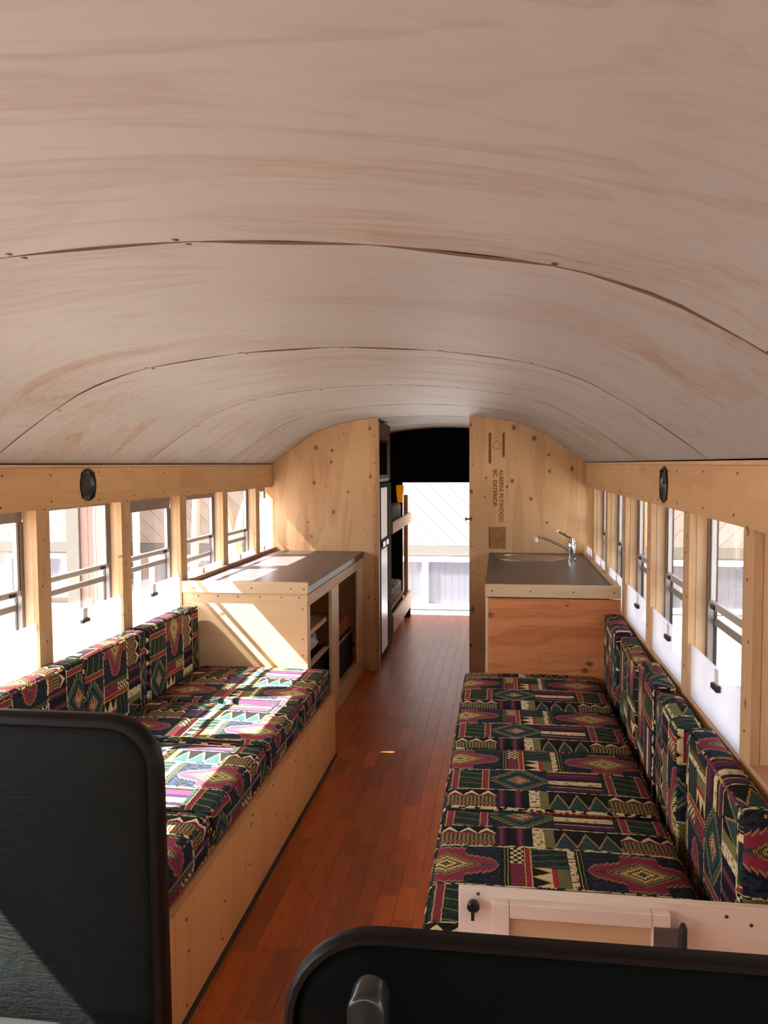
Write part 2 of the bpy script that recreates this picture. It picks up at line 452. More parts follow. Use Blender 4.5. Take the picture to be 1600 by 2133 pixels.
    lay(AND(top, sz), BLK)
    sc = lt(g.m('DIVIDE', g.m('ADD', V, 0.325), 0.036), tw)
    lay(AND(AND(top, sz), sc), CREAM)
    sc2 = lt(g.m('DIVIDE', g.m('ADD', V, 0.325), 0.020), g.m('SUBTRACT', tw, 0.2))
    lay(AND(AND(top, sz), sc2), PUR)
    lay(AND(rect(V, -0.332, -0.325, U2, -0.03, 0.132), 1.0), RED)
    lay(AND(AND(band(V, -0.388, -0.374), sz), lt(frac(U2, 0.012, 0.1), 0.65)), RED)
    vs = g.ramp(frac(U2, 0.052, -0.132+0.52), [(0, PUR2), (0.12, PUR), (0.22, MG2), (0.36, PUR), (0.48, PUR2), (0.6, NV)], 'CONSTANT')
    lay(AND(rc_, band(U2, 0.132, 0.235)), vs)
    lay(AND(rc_, band(U2, 0.235, 0.268)), dots)
    lay(AND(rc_, band(U2, 0.268, 0.296)), g.mix(lt(frac(V, 0.01, 0.6), 0.2), OLIVE, OLIVE2))
    tm = tri(g.m('SUBTRACT', U2, 0.296), 0.030)
    hm = g.m('SUBTRACT', g.m('DIVIDE', g.m('ADD', V, 0.39), 0.09), tm)
    mz = AND(rc_, band(U2, 0.296, 0.48))
    lay(mz, BLK)
    lay(AND(mz, lt(hm, 0.0)), g.mix(mo, TEAL, DG2))
    lay(AND(mz, lt(g.m('ABSOLUTE', hm), 0.09)), TAN)
    # thin dotted separators
    for a in (-0.405, -0.281, -0.107, 0.104):
        lay(band(V, a, a+0.006), g.mix(gt(mot.outputs[0], 0.52), CREAM, BLK))
    weave = g.n('ShaderNodeTexNoise'); weave.inputs['Scale'].default_value = 900
    g.link(uv.outputs[0], weave.inputs['Vector'])
    col = g.mix(g.m('MULTIPLY', weave.outputs[0], 0.22), col, S('#1c1814'))
    return g.bsdf(col, 0.85, spec=0.15, bump=weave.outputs[0], bump_str=0.2, bump_dist=0.001)
MT['kilim'] = kilim()

# ------------------------------------------------------------------ helpers: geometry and tagging
WO = {}
def tag(o, label=None, cat=None, group=None, kind=None):
    if label: o['label'] = label
    if cat: o['category'] = cat
    if group: o['group'] = group
    if kind: o['kind'] = kind
    return o

def empty(name, loc, label=None, cat=None, group=None, kind=None):
    o = bpy.data.objects.new(name, None)
    o.empty_display_size = 0.05
    o.location = loc
    COL.objects.link(o)
    WO[o] = Vector(loc)
    return tag(o, label, cat, group, kind)

class MB:
    def __init__(s): s.bm = bmesh.new()
    def add(s, verts, faces):
        vs = [s.bm.verts.new(v) for v in verts]
        for f in faces:
            try: s.bm.faces.new([vs[i] for i in f])
            except ValueError: pass
        return vs
    def merge(s, other):
        me = bpy.data.meshes.new('tmp'); other.to_mesh(me); s.bm.from_mesh(me)
        bpy.data.meshes.remove(me); other.free()
    def box(s, x0, x1, y0, y1, z0, z1, bev=0.0, seg=1):
        b = bmesh.new()
        vs = [b.verts.new(p) for p in ((x0, y0, z0), (x1, y0, z0), (x1, y1, z0), (x0, y1, z0), (x0, y0, z1), (x1, y0, z1), (x1, y1, z1), (x0, y1, z1))]
        for f in ((0, 3, 2, 1), (4, 5, 6, 7), (0, 1, 5, 4), (1, 2, 6, 5), (2, 3, 7, 6), (3, 0, 4, 7)):
            b.faces.new([vs[i] for i in f])
        if bev:
            bmesh.ops.bevel(b, geom=b.edges[:], offset=bev, segments=seg, profile=0.5, affect='EDGES')
        s.merge(b)
        return s
    def prism(s, poly, axis, a0, a1, bev=0.0, seg=2):
        """poly of 2-D points in the two other axes (in xyz order), extruded along axis"""
        def P(p, a):
            q = [p[0], p[1]]; q.insert(axis, a); return tuple(q)
        n = len(poly)
        b = bmesh.new()
        lo = [b.verts.new(P(p, a0)) for p in poly]
        hi = [b.verts.new(P(p, a1)) for p in poly]
        b.faces.new(lo); b.faces.new(list(reversed(hi)))
        for i in range(n):
            j = (i+1) % n
            b.faces.new((lo[j], lo[i], hi[i], hi[j]))
        bmesh.ops.recalc_face_normals(b, faces=b.faces[:])
        if bev:
            caps = [e for e in b.edges if sum(1 for f in e.link_faces if len(f.verts) == n) == 1 and n > 4 or (n <= 4)]
            bmesh.ops.bevel(b, geom=caps, offset=bev, segments=seg, profile=0.5, affect='EDGES')
        s.merge(b)
        return s
    def tube(s, pts, r, seg=8, closed=False):
        pts = [Vector(p) for p in pts]
        n = len(pts); rings = []
        prev = None
        for i, p in enumerate(pts):
            if closed: t = (pts[(i+1) % n]-pts[i-1])
            else: t = pts[min(i+1, n-1)]-pts[max(i-1, 0)]
            t.normalize()
            a = prev if prev is not None else (Vector((0, 0, 1)) if abs(t.z) < 0.9 else Vector((1, 0, 0)))
            a = (a - t*a.dot(t)).normalized()
            prev = a
            c = t.cross(a)
            rr = r[i] if isinstance(r, (list, tuple)) else r
            rings.append([s.bm.verts.new(p + a*(rr*math.cos(2*math.pi*k/seg)) + c*(rr*math.sin(2*math.pi*k/seg))) for k in range(seg)])
        m = n if closed else n-1
        for i in range(m):
            A, B = rings[i], rings[(i+1) % n]
            for k in range(seg):
                s.bm.faces.new((A[k], A[(k+1) % seg], B[(k+1) % seg], B[k]))
        if not closed:
            s.bm.faces.new(list(reversed(rings[0]))); s.bm.faces.new(rings[-1])
        return s
    def lathe(s, prof, c, axis=2, seg=20, sx=1.0, sign=1):
        """prof: (radius, height) list; axis of revolution through c"""
        c = Vector(c); rings = []
        for r, h in prof:
            ring = []
            for k in range(seg):
                a = 2*math.pi*k/seg
                q = [r*math.cos(a)*sx, r*math.sin(a)]
                q.insert(axis, h*sign)
                ring.append(s.bm.verts.new(c+Vector(q)))
            rings.append(ring)
        for i in range(len(rings)-1):
            A, B = rings[i], rings[i+1]
            for k in range(seg):
                s.bm.faces.new((A[k], A[(k+1) % seg], B[(k+1) % seg], B[k]))
        s.bm.faces.new(list(reversed(rings[0]))); s.bm.faces.new(rings[-1])
        bmesh.ops.recalc_face_normals(s.bm, faces=s.bm.faces[:])
        return s
    def build(s, name, mat, parent=None, smooth=False, angle=40, uvfun=None, origin=None, kind=None, normals=True):
        if normals: bmesh.ops.recalc_face_normals(s.bm, faces=s.bm.faces[:])
        if uvfun:
            lay = s.bm.loops.layers.uv.new('UVMap')
            for f in s.bm.faces:
                f.normal_update()
                for l in f.loops:
                    l[lay].uv = uvfun(l.vert.co, f.normal)
        me = bpy.data.meshes.new(name)
        s.bm.to_mesh(me); s.bm.free()
        if origin is None:
            xs = [v.co for v in me.vertices]
            lo = Vector([min(v[i] for v in xs) for i in range(3)]); hi = Vector([max(v[i] for v in xs) for i in range(3)])
            origin = Vector(((lo.x+hi.x)/2, (lo.y+hi.y)/2, lo.z))
        origin = Vector(origin)
        me.transform(Matrix.Translation(-origin))
        if mat: me.materials.append(MT[mat] if isinstance(mat, str) else mat)
        if smooth:
            me.polygons.foreach_set('use_smooth', [True]*len(me.polygons))
            try: me.set_sharp_from_angle(angle=math.radians(angle))
            except Exception: pass
        o = bpy.data.objects.new(name, me)
        COL.objects.link(o)
        WO[o] = origin
        if parent is not None:
            o.parent = parent
            o.location = origin - WO[parent]
        else: o.location = origin
        if kind: o['kind'] = kind
        return o

def box(name, x0, x1, y0, y1, z0, z1, mat, parent=None, bev=0.0, seg=1, kind=None, smooth=False):
    return MB().box(x0, x1, y0, y1, z0, z1, bev, seg).build(name, mat, parent, kind=kind, smooth=smooth or bev > 0.006)

def dup(src, origin, parent):
    """a copy of one part at a new place, sharing its mesh"""
    o = src.copy(); COL.objects.link(o)
    o.parent = parent
    o.location = Vector(origin) - (WO[parent] if parent is not None else Vector())
    WO[o] = Vector(origin)
    return o

def screw_mb(c, axis, sign, r=0.0045, h=0.002):
    return MB().lathe([(r, -0.001), (r, h*0.4), (r*0.75, h*0.85), (r*0.3, h)], c, axis, 8, sign=sign)

SCREW = {}
def screw(c, axis, sign, parent, mat='screw_dark', r=0.0045):
    k = (axis, sign, mat, r)
    if k not in SCREW:
        o = screw_mb(c, axis, sign, r).build('screw', mat, parent, origin=c, smooth=True)
        SCREW[k] = o
        return o
    return dup(SCREW[k], c, parent)

# ------------------------------------------------------------------ arch of the roof
ARCH = [(0, 1.906), (0.3, 1.892), (0.6, 1.850), (0.78, 1.795), (0.9, 1.728), (1.03, 1.643), (1.15, 1.552), (1.2, 1.505), (1.26, 1.45)]
def arch(x):
    x = abs(x)
    pts = ARCH
    for i in range(len(pts)-1):
        if x <= pts[i+1][0] or i == len(pts)-2:
            p0 = pts[i-1] if i > 0 else (-pts[1][0], pts[1][1])
            p1, p2 = pts[i], pts[i+1]
            p3 = pts[i+2] if i+2 < len(pts) else (2*p2[0]-p1[0], 2*p2[1]-p1[1])
            h = p2[0]-p1[0]; t = (x-p1[0])/h
            m1 = (p2[1]-p0[1])/(p2[0]-p0[0])*h; m2 = (p3[1]-p1[1])/(p3[0]-p1[0])*h
            return ((2*t**3-3*t*t+1)*p1[1] + (t**3-2*t*t+t)*m1 + (-2*t**3+3*t*t)*p2[1] + (t**3-t*t)*m2)
XS = [i/24*1.152 for i in range(-24, 25)]

ceiling = MB()
poly = [(x, arch(x)+0.03) for x in [i/24*1.235 for i in range(-24, 25)]]
poly += [(x, z+0.02) for x, z in reversed(poly)]
ceiling = ceiling.prism(poly, 1, -1.72, 8.36).build('ceiling', 'skin', None, kind='structure')
ceiling['label'] = 'arched bus ceiling lined with pale bent plywood sheets'
SEAMS = [-1.70, -1.14, 0.08, 1.30, 2.52, 3.75, 4.95, 6.17, 7.39, 8.30]
SCX = [-0.90, -0.595, -0.285, 0.04, 0.345, 0.645, 0.93]
rs = random.Random(3)
for i in range(len(SEAMS)-1):
    y0, y1 = SEAMS[i]+0.0015, SEAMS[i+1]-0.0015
    ys = [y0, y0+0.03, y0+0.08, y0+0.18, (y0+y1)/2, y1-0.1, y1]
    big = {3: 0.0065, 4: 0.005, 5: 0.002}.get(i, 0.002)
    edges_ = [-1.16]+SCX+[1.16]
    amp = [big*rs.uniform(0.35, 1.0) for _ in range(len(edges_)-1)]
    if i == 4: amp[0] = amp[-1] = 0.003
    def sag(x, y):
        k = max(j for j in range(len(edges_)-1) if x >= edges_[j]-1e-6 or j == 0)
        t = (x-edges_[k])/(edges_[k+1]-edges_[k])
        w = max(0.0, 1-(y-y0)/0.2)**2
        return amp[k]*math.sin(math.pi*min(1, max(0, t)))*w
    b = MB(); bm = b.bm
    lo = [[bm.verts.new((x, y, arch(x)-sag(x, y))) for x in XS] for y in ys]
    hi = [[bm.verts.new((x, y, arch(x)-sag(x, y)+0.005)) for x in XS] for y in ys]
    n = len(XS)
    for r in range(len(ys)-1):
        for c in range(n-1):
            bm.faces.new((lo[r][c], lo[r][c+1], lo[r+1][c+1], lo[r+1][c]))
            bm.faces.new((hi[r][c], hi[r+1][c], hi[r+1][c+1], hi[r][c+1]))
    for c in range(n-1):
        f1 = bm.faces.new((lo[0][c], hi[0][c], hi[0][c+1], lo[0][c+1])); f1.material_index = 1
        f2 = bm.faces.new((lo[-1][c], lo[-1][c+1], hi[-1][c+1], hi[-1][c])); f2.material_index = 1
    for r in range(len(ys)-1):
        bm.faces.new((lo[r][0], lo[r+1][0], hi[r+1][0], hi[r][0]))
        bm.faces.new((lo[r][-1], hi[r][-1], hi[r+1][-1], lo[r+1][-1]))
    p = b.build('ceiling_panel', 'ceil', ceiling, smooth=True, angle=30)
    p.data.materials.append(MT['ply_edge'])
for i, y in enumerate(SEAMS[1:-1]):
    if y < 0.5 or y > 5.5: continue
    for j, x in enumerate(SCX):
        x = x + rs.uniform(-0.02, 0.02)
        for dy in ((-0.014, 0.012) if (i+j) % 3 else (0.012,)):
            screw((x + (0.012 if dy > 0 else 0), y+dy, arch(x)-0.0005), 2, -1, ceiling, 'screw', 0.0060)

# ------------------------------------------------------------------ floor
floor = box('floor', -1.28, 1.28, -1.7, 8.30, -0.06, -0.010, 'skin', None, kind='structure')
floor['label'] = 'orange-brown strip laminate floor down the aisle'
box('subfloor', -1.27, -0.36, -1.69, 8.29, -0.0098, -0.001, 'floor', floor)
box('subfloor', 0.52, 1.27, -1.69, 8.29, -0.0098, -0.001, 'floor', floor)
LENS = [0.22, 0.34, 0.46, 0.62]
W = 0.0683
PL = {}
rp = random.Random(11)
row = 0
x = -0.3585
while x < 0.515:
    y = -0.6 - rp.uniform(0, 0.5)
    while y < 8.28:
        L = rp.choice(LENS) if y < 5.2 else rp.choice((0.62, 0.46, 0.62))*(1 if y < 5.2 else 2)
        L = min(L, 8.285-y)
        if L < 0.05: break
        key = round(L, 2)
        c = (x+W/2, y+L/2, -0.0098)
        if y + L > 0.2:
            if key in PL and abs(key-L) < 1e-6:
                dup(PL[key], c, floor)
            else:
                o = MB().box(x+0.0003, x+W-0.0003, y+0.0003, y+L-0.0003, -0.0098, -0.0001 - rp.uniform(0, 0.0002), 0.0004).build('floor_strip', 'floor', floor, origin=c)
                PL[key] = o
        y += L
    x += W

# ------------------------------------------------------------------ side walls, posts and windows
Z_HEAD0, Z_HEAD1, Z_SILL = 1.378, 1.546, 0.785
def side_wall(s):
    """s=-1 left, +1 right"""
    side = 'left' if s < 0 else 'right'
    def bx(name, xa, xb, y0, y1, z0, z1, mat, parent, bev=0.0):
        a, b = sorted((s*xa, s*xb))
        return box(name, a, b, y0, y1, z0, z1, mat, parent, bev)
    m = MB()
    def seg(xa, xb, y0, y1, z0, z1):
        a, b = sorted((s*xa, s*xb)); m.box(a, b, y0, y1, z0, z1)
    # body below the windows, above them, and the solid rear part
    seg(1.172, 1.237, -1.7, 8.30, -0.01, Z_SILL-0.02)
    seg(1.172, 1.237, -1.7, 8.30, Z_HEAD0+0.002, 1.53)
    seg(1.172, 1.237, 5.985, 8.30, Z_SILL-0.02, Z_HEAD0+0.002)
    w = m.build('wall_'+side, 'ply_wall', None, kind='structure')
    w['label'] = side+' bus wall of plywood boards and posts between windows'
    # outer painted skin
    m = MB()
    seg2 = [(-0.8, Z_SILL-0.03), (Z_HEAD0, 1.56)]
    for z0, z1 in seg2:
        a, b = sorted((s*1.238, s*1.248)); m.box(a, b, -1.72, 8.34, z0, z1)
    a, b = sorted((s*1.238, s*1.248)); m.box(a, b, 5.985, 8.34, Z_SILL-0.03, Z_HEAD0)
    m.build('outer_skin', 'yellow', w)
    # inner lining below the windows and in the rear bay
    bx('wall_panel', 1.15, 1.1715, -1.6, 5.955, 0.0, Z_SILL-0.004, 'ply_wall', w)
    bx('wall_panel', 1.15, 1.1715, 5.985, 8.29, 0.0, Z_HEAD1, 'ply_wall', w)
    # header boards carrying the speakers
    joints = (-1.6, 0.6, 2.13, 4.17, 5.957) if s > 0 else (-1.6, 1.9, 4.17, 5.957)
    for i in range(len(joints)-1):
        bx('header_board', 1.15, 1.1715, joints[i]+0.0006, joints[i+1]-0.0006, Z_HEAD0, Z_HEAD1-0.013, 'ply_wall', w)
    bx('header_batten', 1.143, 1.1715, -1.6, 5.957, Z_HEAD1-0.012, Z_HEAD1, 'pine_y', w)
    rr = random.Random(5+s)
    y = 1.9
    while y < 5.9:
        for z in (Z_HEAD1-0.035, Z_HEAD0+0.022):
            screw((s*1.1502, y+rr.uniform(-0.03, 0.03), z+rr.uniform(-0.006, 0.006)), 0, -s, w, 'screw_dark', 0.0045)
        y += 0.34
    return w
wall_left = side_wall(-1)
wall_right = side_wall(1)

PW = 0.088
postsL = [2.795 + 0.6835*i for i in range(-6, 5)]
postsL[4] += 0.09
postsR = [2.057 + 0.676*i for i in range(-5, 6)]
def post(s, y, w):
    a, b = sorted((s*1.15, s*1.1715))
    box('post_face', a, b, y, y+PW, Z_SILL-0.004, Z_HEAD0-0.0005, 'ply_post', w)
    a, b = sorted((s*1.1735, s*1.206))
    box('post_stud', a, b, y+0.003, y+PW-0.003, Z_SILL-0.004, Z_HEAD0, 'pine', w)
    a, b = sorted((s*1.207, s*1.237))
    box('post_channel', a, b, y+0.012, y+PW-0.012, Z_SILL-0.02, Z_HEAD0, 'alu_dull', w)
    for z in (0.9, 1.08, 1.26, 1.35):
        screw((s*1.1502, y+0.03+0.02*((z*50) % 2), z+0.03*math.sin(y*9+z*20)), 0, -s, w, 'screw_dark', 0.004)
for y in postsL: post(-1, y, wall_left)
for y in postsR: post(1, y, wall_right)

wcount = [0]
def window(s, y0, y1, w, mid=1.102, low=1.045, top=1.345, sheet=0.955, boarded=False):
    """aluminium sash window between two posts; y0,y1 clear opening"""
    wcount[0] += 1
    xc = s*1.222
    root = empty('window_%d' % wcount[0], (xc, (y0+y1)/2, Z_SILL), kind='structure')
    def bx(name, xa, xb, ya, yb, z0, z1, mat, parent=root, bev=0.0):
        a, b = sorted((s*xa, s*xb))
        return box(name, a, b, ya, yb, z0, z1, mat, parent, bev)
    # fixed frame: sill, head and two jamb channels
    bx('frame_sill', 1.1735, 1.237, y0, y1, Z_SILL-0.02, Z_SILL, 'alu', bev=0.002)
    bx('frame_head', 1.207, 1.2365, y0, y1, top, Z_HEAD0, 'alu_dull', bev=0.002)
    for ya, yb, yi in ((y0-0.012, y0+0.014, y0+0.014), (y1-0.014, y1+0.012, y1-0.014)):
        j = bx('frame_jamb', 1.207, 1.2365, ya, yb, Z_SILL, top, 'alu_dull', bev=0.0015)
        d = 0.004 if yi < (y0+y1)/2 else -0.004
        a, b = sorted((yi, yi+d))
        t = bx('track', 1.212, 1.2215, a, b, mid, top, 'rubber', j)
        t2 = bx('track', 1.2265, 1.2355, a, b, Z_SILL+0.1, top, 'rubber', j)
        for q in range(5):
            z = mid+0.03+q*0.05
            a2, b2 = sorted((yi+d, yi+d*1.7))
            bx('rivet', 1.2225, 1.2262, min(a2, b2), max(a2, b2), z, z+0.008, 'rubber', j)
    # upper sash
    us = bx('upper_rail', 1.210, 1.226, y0+0.014, y1-0.014, mid-0.024, mid, 'alu', bev=0.003)
    for yl in (y0+0.07, y1-0.07):
        bx('sash_latch', 1.205, 1.214, yl-0.02, yl+0.02, mid-0.021, mid-0.008, 'rubber', us)
    for ya, yb in ((y0+0.018, y0+0.032), (y1-0.032, y1-0.018)):
        bx('sash_stile', 1.212, 1.226, ya, yb, mid, top, 'alu')
    bx('upper_pane', 1.218, 1.221, y0+0.03, y1-0.03, mid-0.003, top+0.003, 'glass')
    # lower sash
    bx('lower_rail', 1.2265, 1.2365, y0+0.014, y1-0.014, low-0.026, low, 'alu_dull', bev=0.003)
    bx('lower_pane', 1.230, 1.233, y0+0.012, y1-0.012, Z_SILL, low-0.02, 'glass')
    # frosted sheet pushed in between the posts, with its spring clip
    bx('frosted_sheet', 1.1600, 1.1635, y0+0.002, y1-0.002, Z_SILL-0.003, sheet, 'frost')
    ym = (y0+y1)/2 - 0.04
    c = bx('spring_clip', 1.146, 1.166, ym-0.030, ym+0.030, 0.893, 0.911, 'plastic', bev=0.003)
    bx('clip_body', 1.1565, 1.1595, ym-0.010, ym+0.026, 0.905, 0.952, 'white_pl', c, bev=0.003)
    return root

for i in range(len(postsL)-1):
    y0, y1 = postsL[i]+PW, postsL[i+1]
    k = i-6    # k=0 is the bay after the post at 2.795
    kw = dict(top=1.365)
    if k == -1: kw = dict(top=1.335, mid=1.085, low=1.03)
    if k == 1: kw = dict(top=1.315)
    if k == 2: kw = dict(low=1.01, mid=1.12)
    window(-1, y0, y1, wall_left, **kw)
window(-1, postsL[-1]+PW, 5.956, wall_left, sheet=1.30)
for i in range(len(postsR)-1):
    y0, y1 = postsR[i]+PW, postsR[i+1]
    k = i-5
    if k == -1:
        # the bay behind the driver is closed with a plywood board instead of a window
        box('infill_board', 1.192, 1.206, y0-0.001, y1+0.001, Z_SILL, Z_HEAD0, 'white_pine', wall_right)
        box('infill_sill', 1.151, 1.192, y0, y1, Z_SILL, Z_SILL+0.018, 'pine_y', wall_right)
        continue
    window(1, y0, y1, wall_right, top=1.372)
window(1, postsR[-1]+PW, 5.956, wall_right)

# ------------------------------------------------------------------ partition, rear wall, front wall
YB = 5.96
back = empty('wall_back', (0, YB, 0), 'knotty plywood partition with an open doorway', kind='structure')
def part_panel(xa, xb):
    n = 20
    xs = [xa+(xb-xa)*i/n for i in range(n+1)]
    poly = [(xa, 0.0)] + [(xb, 0.0)] + [(x, arch(x)-0.002) for x in reversed(xs)]
    return MB().prism(poly, 1, YB, YB+0.02).build('partition_panel', 'ply_part', back)
part_panel(-1.149, -0.345)
pr = part_panel(0.324, 1.149)
# cut edges and jamb battens of the doorway
box('jamb_batten', -0.383, -0.345, YB+0.0205, YB+0.06, 0.0, 1.86, 'pine', back)
box('jamb_batten', 0.324, 0.362, YB+0.0205, YB+0.06, 0.0, 1.86, 'pine', back)
cb = box('door_catch', 0.298, 0.324, YB+0.005, YB+0.016, 1.135, 1.146, 'plastic', back)
box('catch_tip', 0.293, 0.303, YB+0.002, YB+0.019, 1.129, 1.152, 'plastic', cb)
# plywood mill stamp, printed sideways
def text_mesh(name, body, size, x, z, parent):
    cu = bpy.data.curves.new(name, 'FONT'); cu.body = body; cu.size = size; cu.extrude = 0.0002; cu.offset = 0.0012
    cu.align_x = 'LEFT'
    t = bpy.data.objects.new(name, cu); COL.objects.link(t)
    bpy.context.view_layer.update()
    me = bpy.data.meshes.new_from_object(t)
    bpy.data.objects.remove(t)
    # letters run downwards, their tops point to +x, they face -y
    R = Matrix(((0, 1, 0), (0, 0, -1), (-1, 0, 0))).to_4x4()
    me.transform(R)
    me.materials.clear(); me.materials.append(MT['ink'])
    o = bpy.data.objects.new(name, me); COL.objects.link(o)
    loc = Vector((x, YB-0.0004, z))
    o.parent = parent; o.location = loc-WO[parent]; WO[o] = loc
    return o
text_mesh('printed_stamp', 'ALBERNI PLYWOOD', 0.0415, 0.540, 1.500, back)
text_mesh('printed_stamp', 'BC  EXTERIOR', 0.0415, 0.495, 1.500, back)
m = MB()
yy0, yy1 = YB-0.0006, YB-0.0001
m.box(0.462, 0.481, yy0, yy1, 1.545, 1.765); m.box(0.560, 0.578, yy0, yy1, 1.59, 1.765)
for k in range(20):
    a0, a1 = 2*math.pi*k/20, 2*math.pi*(k+1)/20
    c = (0.521, 1.675)
    q = [(c[0]+r*math.cos(a), c[1]+r*math.sin(a)) for r, a in ((0.030, a0), (0.030, a1), (0.026, a1), (0.026, a0))]
    m.prism(q, 1, yy0, yy1)
m.build('printed_mark', 'ink', back)
m = MB()
MB().box(0.464, 0.588, yy0+0.0003, yy1, 0.925, 1.085).build('printed_mark', 'ink_pale', back)
m.box(0.464, 0.476, yy0, yy1, 0.94, 1.083)
for k in range(20):
    a0, a1 = 2*math.pi*k/20, 2*math.pi*(k+1)/20
    c = (0.530, 1.02)
    q = [(c[0]+r*math.cos(a), c[1]+r*math.sin(a)) for r, a in ((0.036, a0), (0.036, a1), (0.031, a1), (0.031, a0))]
    m.prism(q, 1, yy0, yy1)
m.build('printed_mark', 'ink', back)
rr = random.Random(21)
for xx in (0.345, -0.37):
    for q in range(9):
        screw((xx+rr.uniform(-0.004, 0.004), YB-0.0002, 0.15+q*0.2+rr.uniform(-0.02, 0.02)), 1, -1, back, 'screw_dark', 0.0048)

YR = 8.25
rear = MB()
top_poly = [(-1.15, 1.357), (1.15, 1.357)] + [(x, arch(x)+0.004) for x in reversed(XS)]
rear.prism(top_poly, 1, YR, YR+0.03)
rear.box(-1.15, -0.44, YR, YR+0.03, 0.0, 1.357)
rear.box(0.50, 1.15, YR, YR+0.03, 0.0, 1.357)
rear = rear.build('wall_rear', 'black', None, kind='structure')
rear['label'] = 'black rear wall around the open back doorway'
d1 = empty('door_1', (-0.60, YR+0.05, 0.0), 'yellow rear bus door swung open outwards', kind='structure')
box('door_leaf', -0.625, -0.590, YR+0.05, YR+0.85, 0.02, 1.35, 'yellow', d1, bev=0.004)
box('door_hinge', -0.590, -0.575, YR+0.045, YR+0.07, 0.3, 0.4, 'plastic', d1)
box('door_hinge', -0.590, -0.575, YR+0.045, YR+0.07, 1.0, 1.1, 'plastic', d1)

front = MB()
front.box(-1.24, 1.24, -1.7, -1.66, -0.02, 0.72)
fp = [(-1.15, 1.50), (1.15, 1.50)] + [(x, arch(x)+0.02) for x in reversed(XS)]
front.prism(fp, 1, -1.7, -1.66)
for xx in (-1.2, -0.03, 1.14):
    front.box(xx, xx+0.06, -1.7, -1.66, 0.72, 1.52)
front = front.build('wall_front', 'grey_metal', None, kind='structure')
front['label'] = 'front of the bus with the windshield'
box('windshield_pane', -1.14, -0.03, -1.685, -1.68, 0.72, 1.50, 'glass', front)
box('windshield_pane', 0.03, 1.14, -1.685, -1.68, 0.72, 1.50, 'glass', front)

# ------------------------------------------------------------------ ground and houses outside
ground = box('ground', -40, 40, -30, 60, -0.95, -0.80, 'concrete', None, kind='structure')
ground['label'] = 'pale concrete yard around the bus'

def clip(poly, x0, x1, z0, z1):
    def cut(ps, f, inter):
        out = []
        for i in range(len(ps)):
            a, b = ps[i-1], ps[i]
            fa, fb = f(a), f(b)
            if fb >= 0:
                if fa < 0: out.append(inter(a, b, fa, fb))
                out.append(b)
            elif fa >= 0: out.append(inter(a, b, fa, fb))
        return out
    it = lambda a, b, fa, fb: (a[0]+(b[0]-a[0])*fa/(fa-fb), a[1]+(b[1]-a[1])*fa/(fa-fb))
    for f in (lambda p: p[0]-x0, lambda p: x1-p[0], lambda p: p[1]-z0, lambda p: z1-p[1]):
        if len(poly) < 3: return []
        poly = cut(poly, f, it)
    return poly
house = empty('house', (-1, 13.0, -0.8), 'long house clad in diagonal cedar boards behind the bus', 'house')
box('house_wall', -9.5, 6.6, 13.02, 13.4, -0.8, 2.9, 'siding', house)
for (x0, x1, sl) in ((-9.4, 1.6, -1), (1.6, 6.5, 1)):
    st = 0.27
    c = x0-4.5
    while c < x1+4.5:
        za, zb = 0.24, 2.85
        q = [(c, za), (c+st*0.975, za), (c+st*0.975+sl*(zb-za), zb), (c+sl*(zb-za), zb)]
        if sl < 0: q = [(c, za), (c+st*0.975, za), (c+st*0.975-(zb-za), zb), (c-(zb-za), zb)]
        q = clip(q, x0, x1, za, zb)
        if len(q) >= 3:
            MB().prism(q, 1, 12.99, 13.02).build('siding_board', 'siding', house)
        c += st
box('trim_band', -9.5, 6.6, 12.975, 13.02, 0.085, 0.235, 'greytrim', house)
for xt in (-5.52, 1.56, 6.5):
    box('corner_board', xt-0.06, xt+0.06, 12.965, 13.0, -0.8, 2.85, 'house_white', house)
def house_window(x0, x1, z0, z1, mull=True):
    f = MB()
    t = 0.085
    f.box(x0, x1, 12.955, 13.03, z1-t, z1); f.box(x0, x1, 12.955, 13.03, z0, z0+t)
    f.box(x0, x0+t, 12.955, 13.03, z0+t, z1-t); f.box(x1-t, x1, 12.955, 13.03, z0+t, z1-t)
    if mull:
        xm = x0+(x1-x0)*0.245
        f.box(xm-0.05, xm+0.05, 12.955, 13.03, z0+t, z1-t)
    f = f.build('window', 'house_white', house)
    n = int((x1-x0)/0.11)
    for i in range(n):
        xa = x0+t+(x1-x0-2*t)*i/n
        box('blind_slat', xa+0.001, xa+(x1-x0-2*t)/n-0.001, 13.000, 13.012, z0+t, z1-t, 'blind', f)
    box('pane', x0+t, x1-t, 12.975, 12.98, z0+t, z1-t, 'glass', f)
house_window(-1.25, 1.25, -0.78, 0.07)
house_window(3.0, 4.4, -0.78, 0.05, False)
house_window(-5.3, -3.9, -0.7, 0.05, False)
house_window(-7.9, -6.80, -0.7, 0.05, False)
# wing of the house stepping forward on the far left
wing = empty('house_wing', (-6.0, 12.2, -0.8), 'house wing of vertical pinkish boards left of the yard', 'house')
box('wing_wall', -6.14, -5.62, 12.3, 12.97, -0.8, 3.3, 'siding_v', wing)
for q in range(4):
    box('wall_board', -6.138+q*0.132, -6.138+q*0.132+0.126, 12.27, 12.3, -0.8, 3.3, 'siding_v', wing)
box('corner_post', -6.36, -6.145, 12.22, 12.42, -0.8, 3.3, 'greytrim', wing)
box('wing_roof', -6.5, -5.55, 12.1, 12.97, 3.3, 3.42, 'dark_wood', wing)
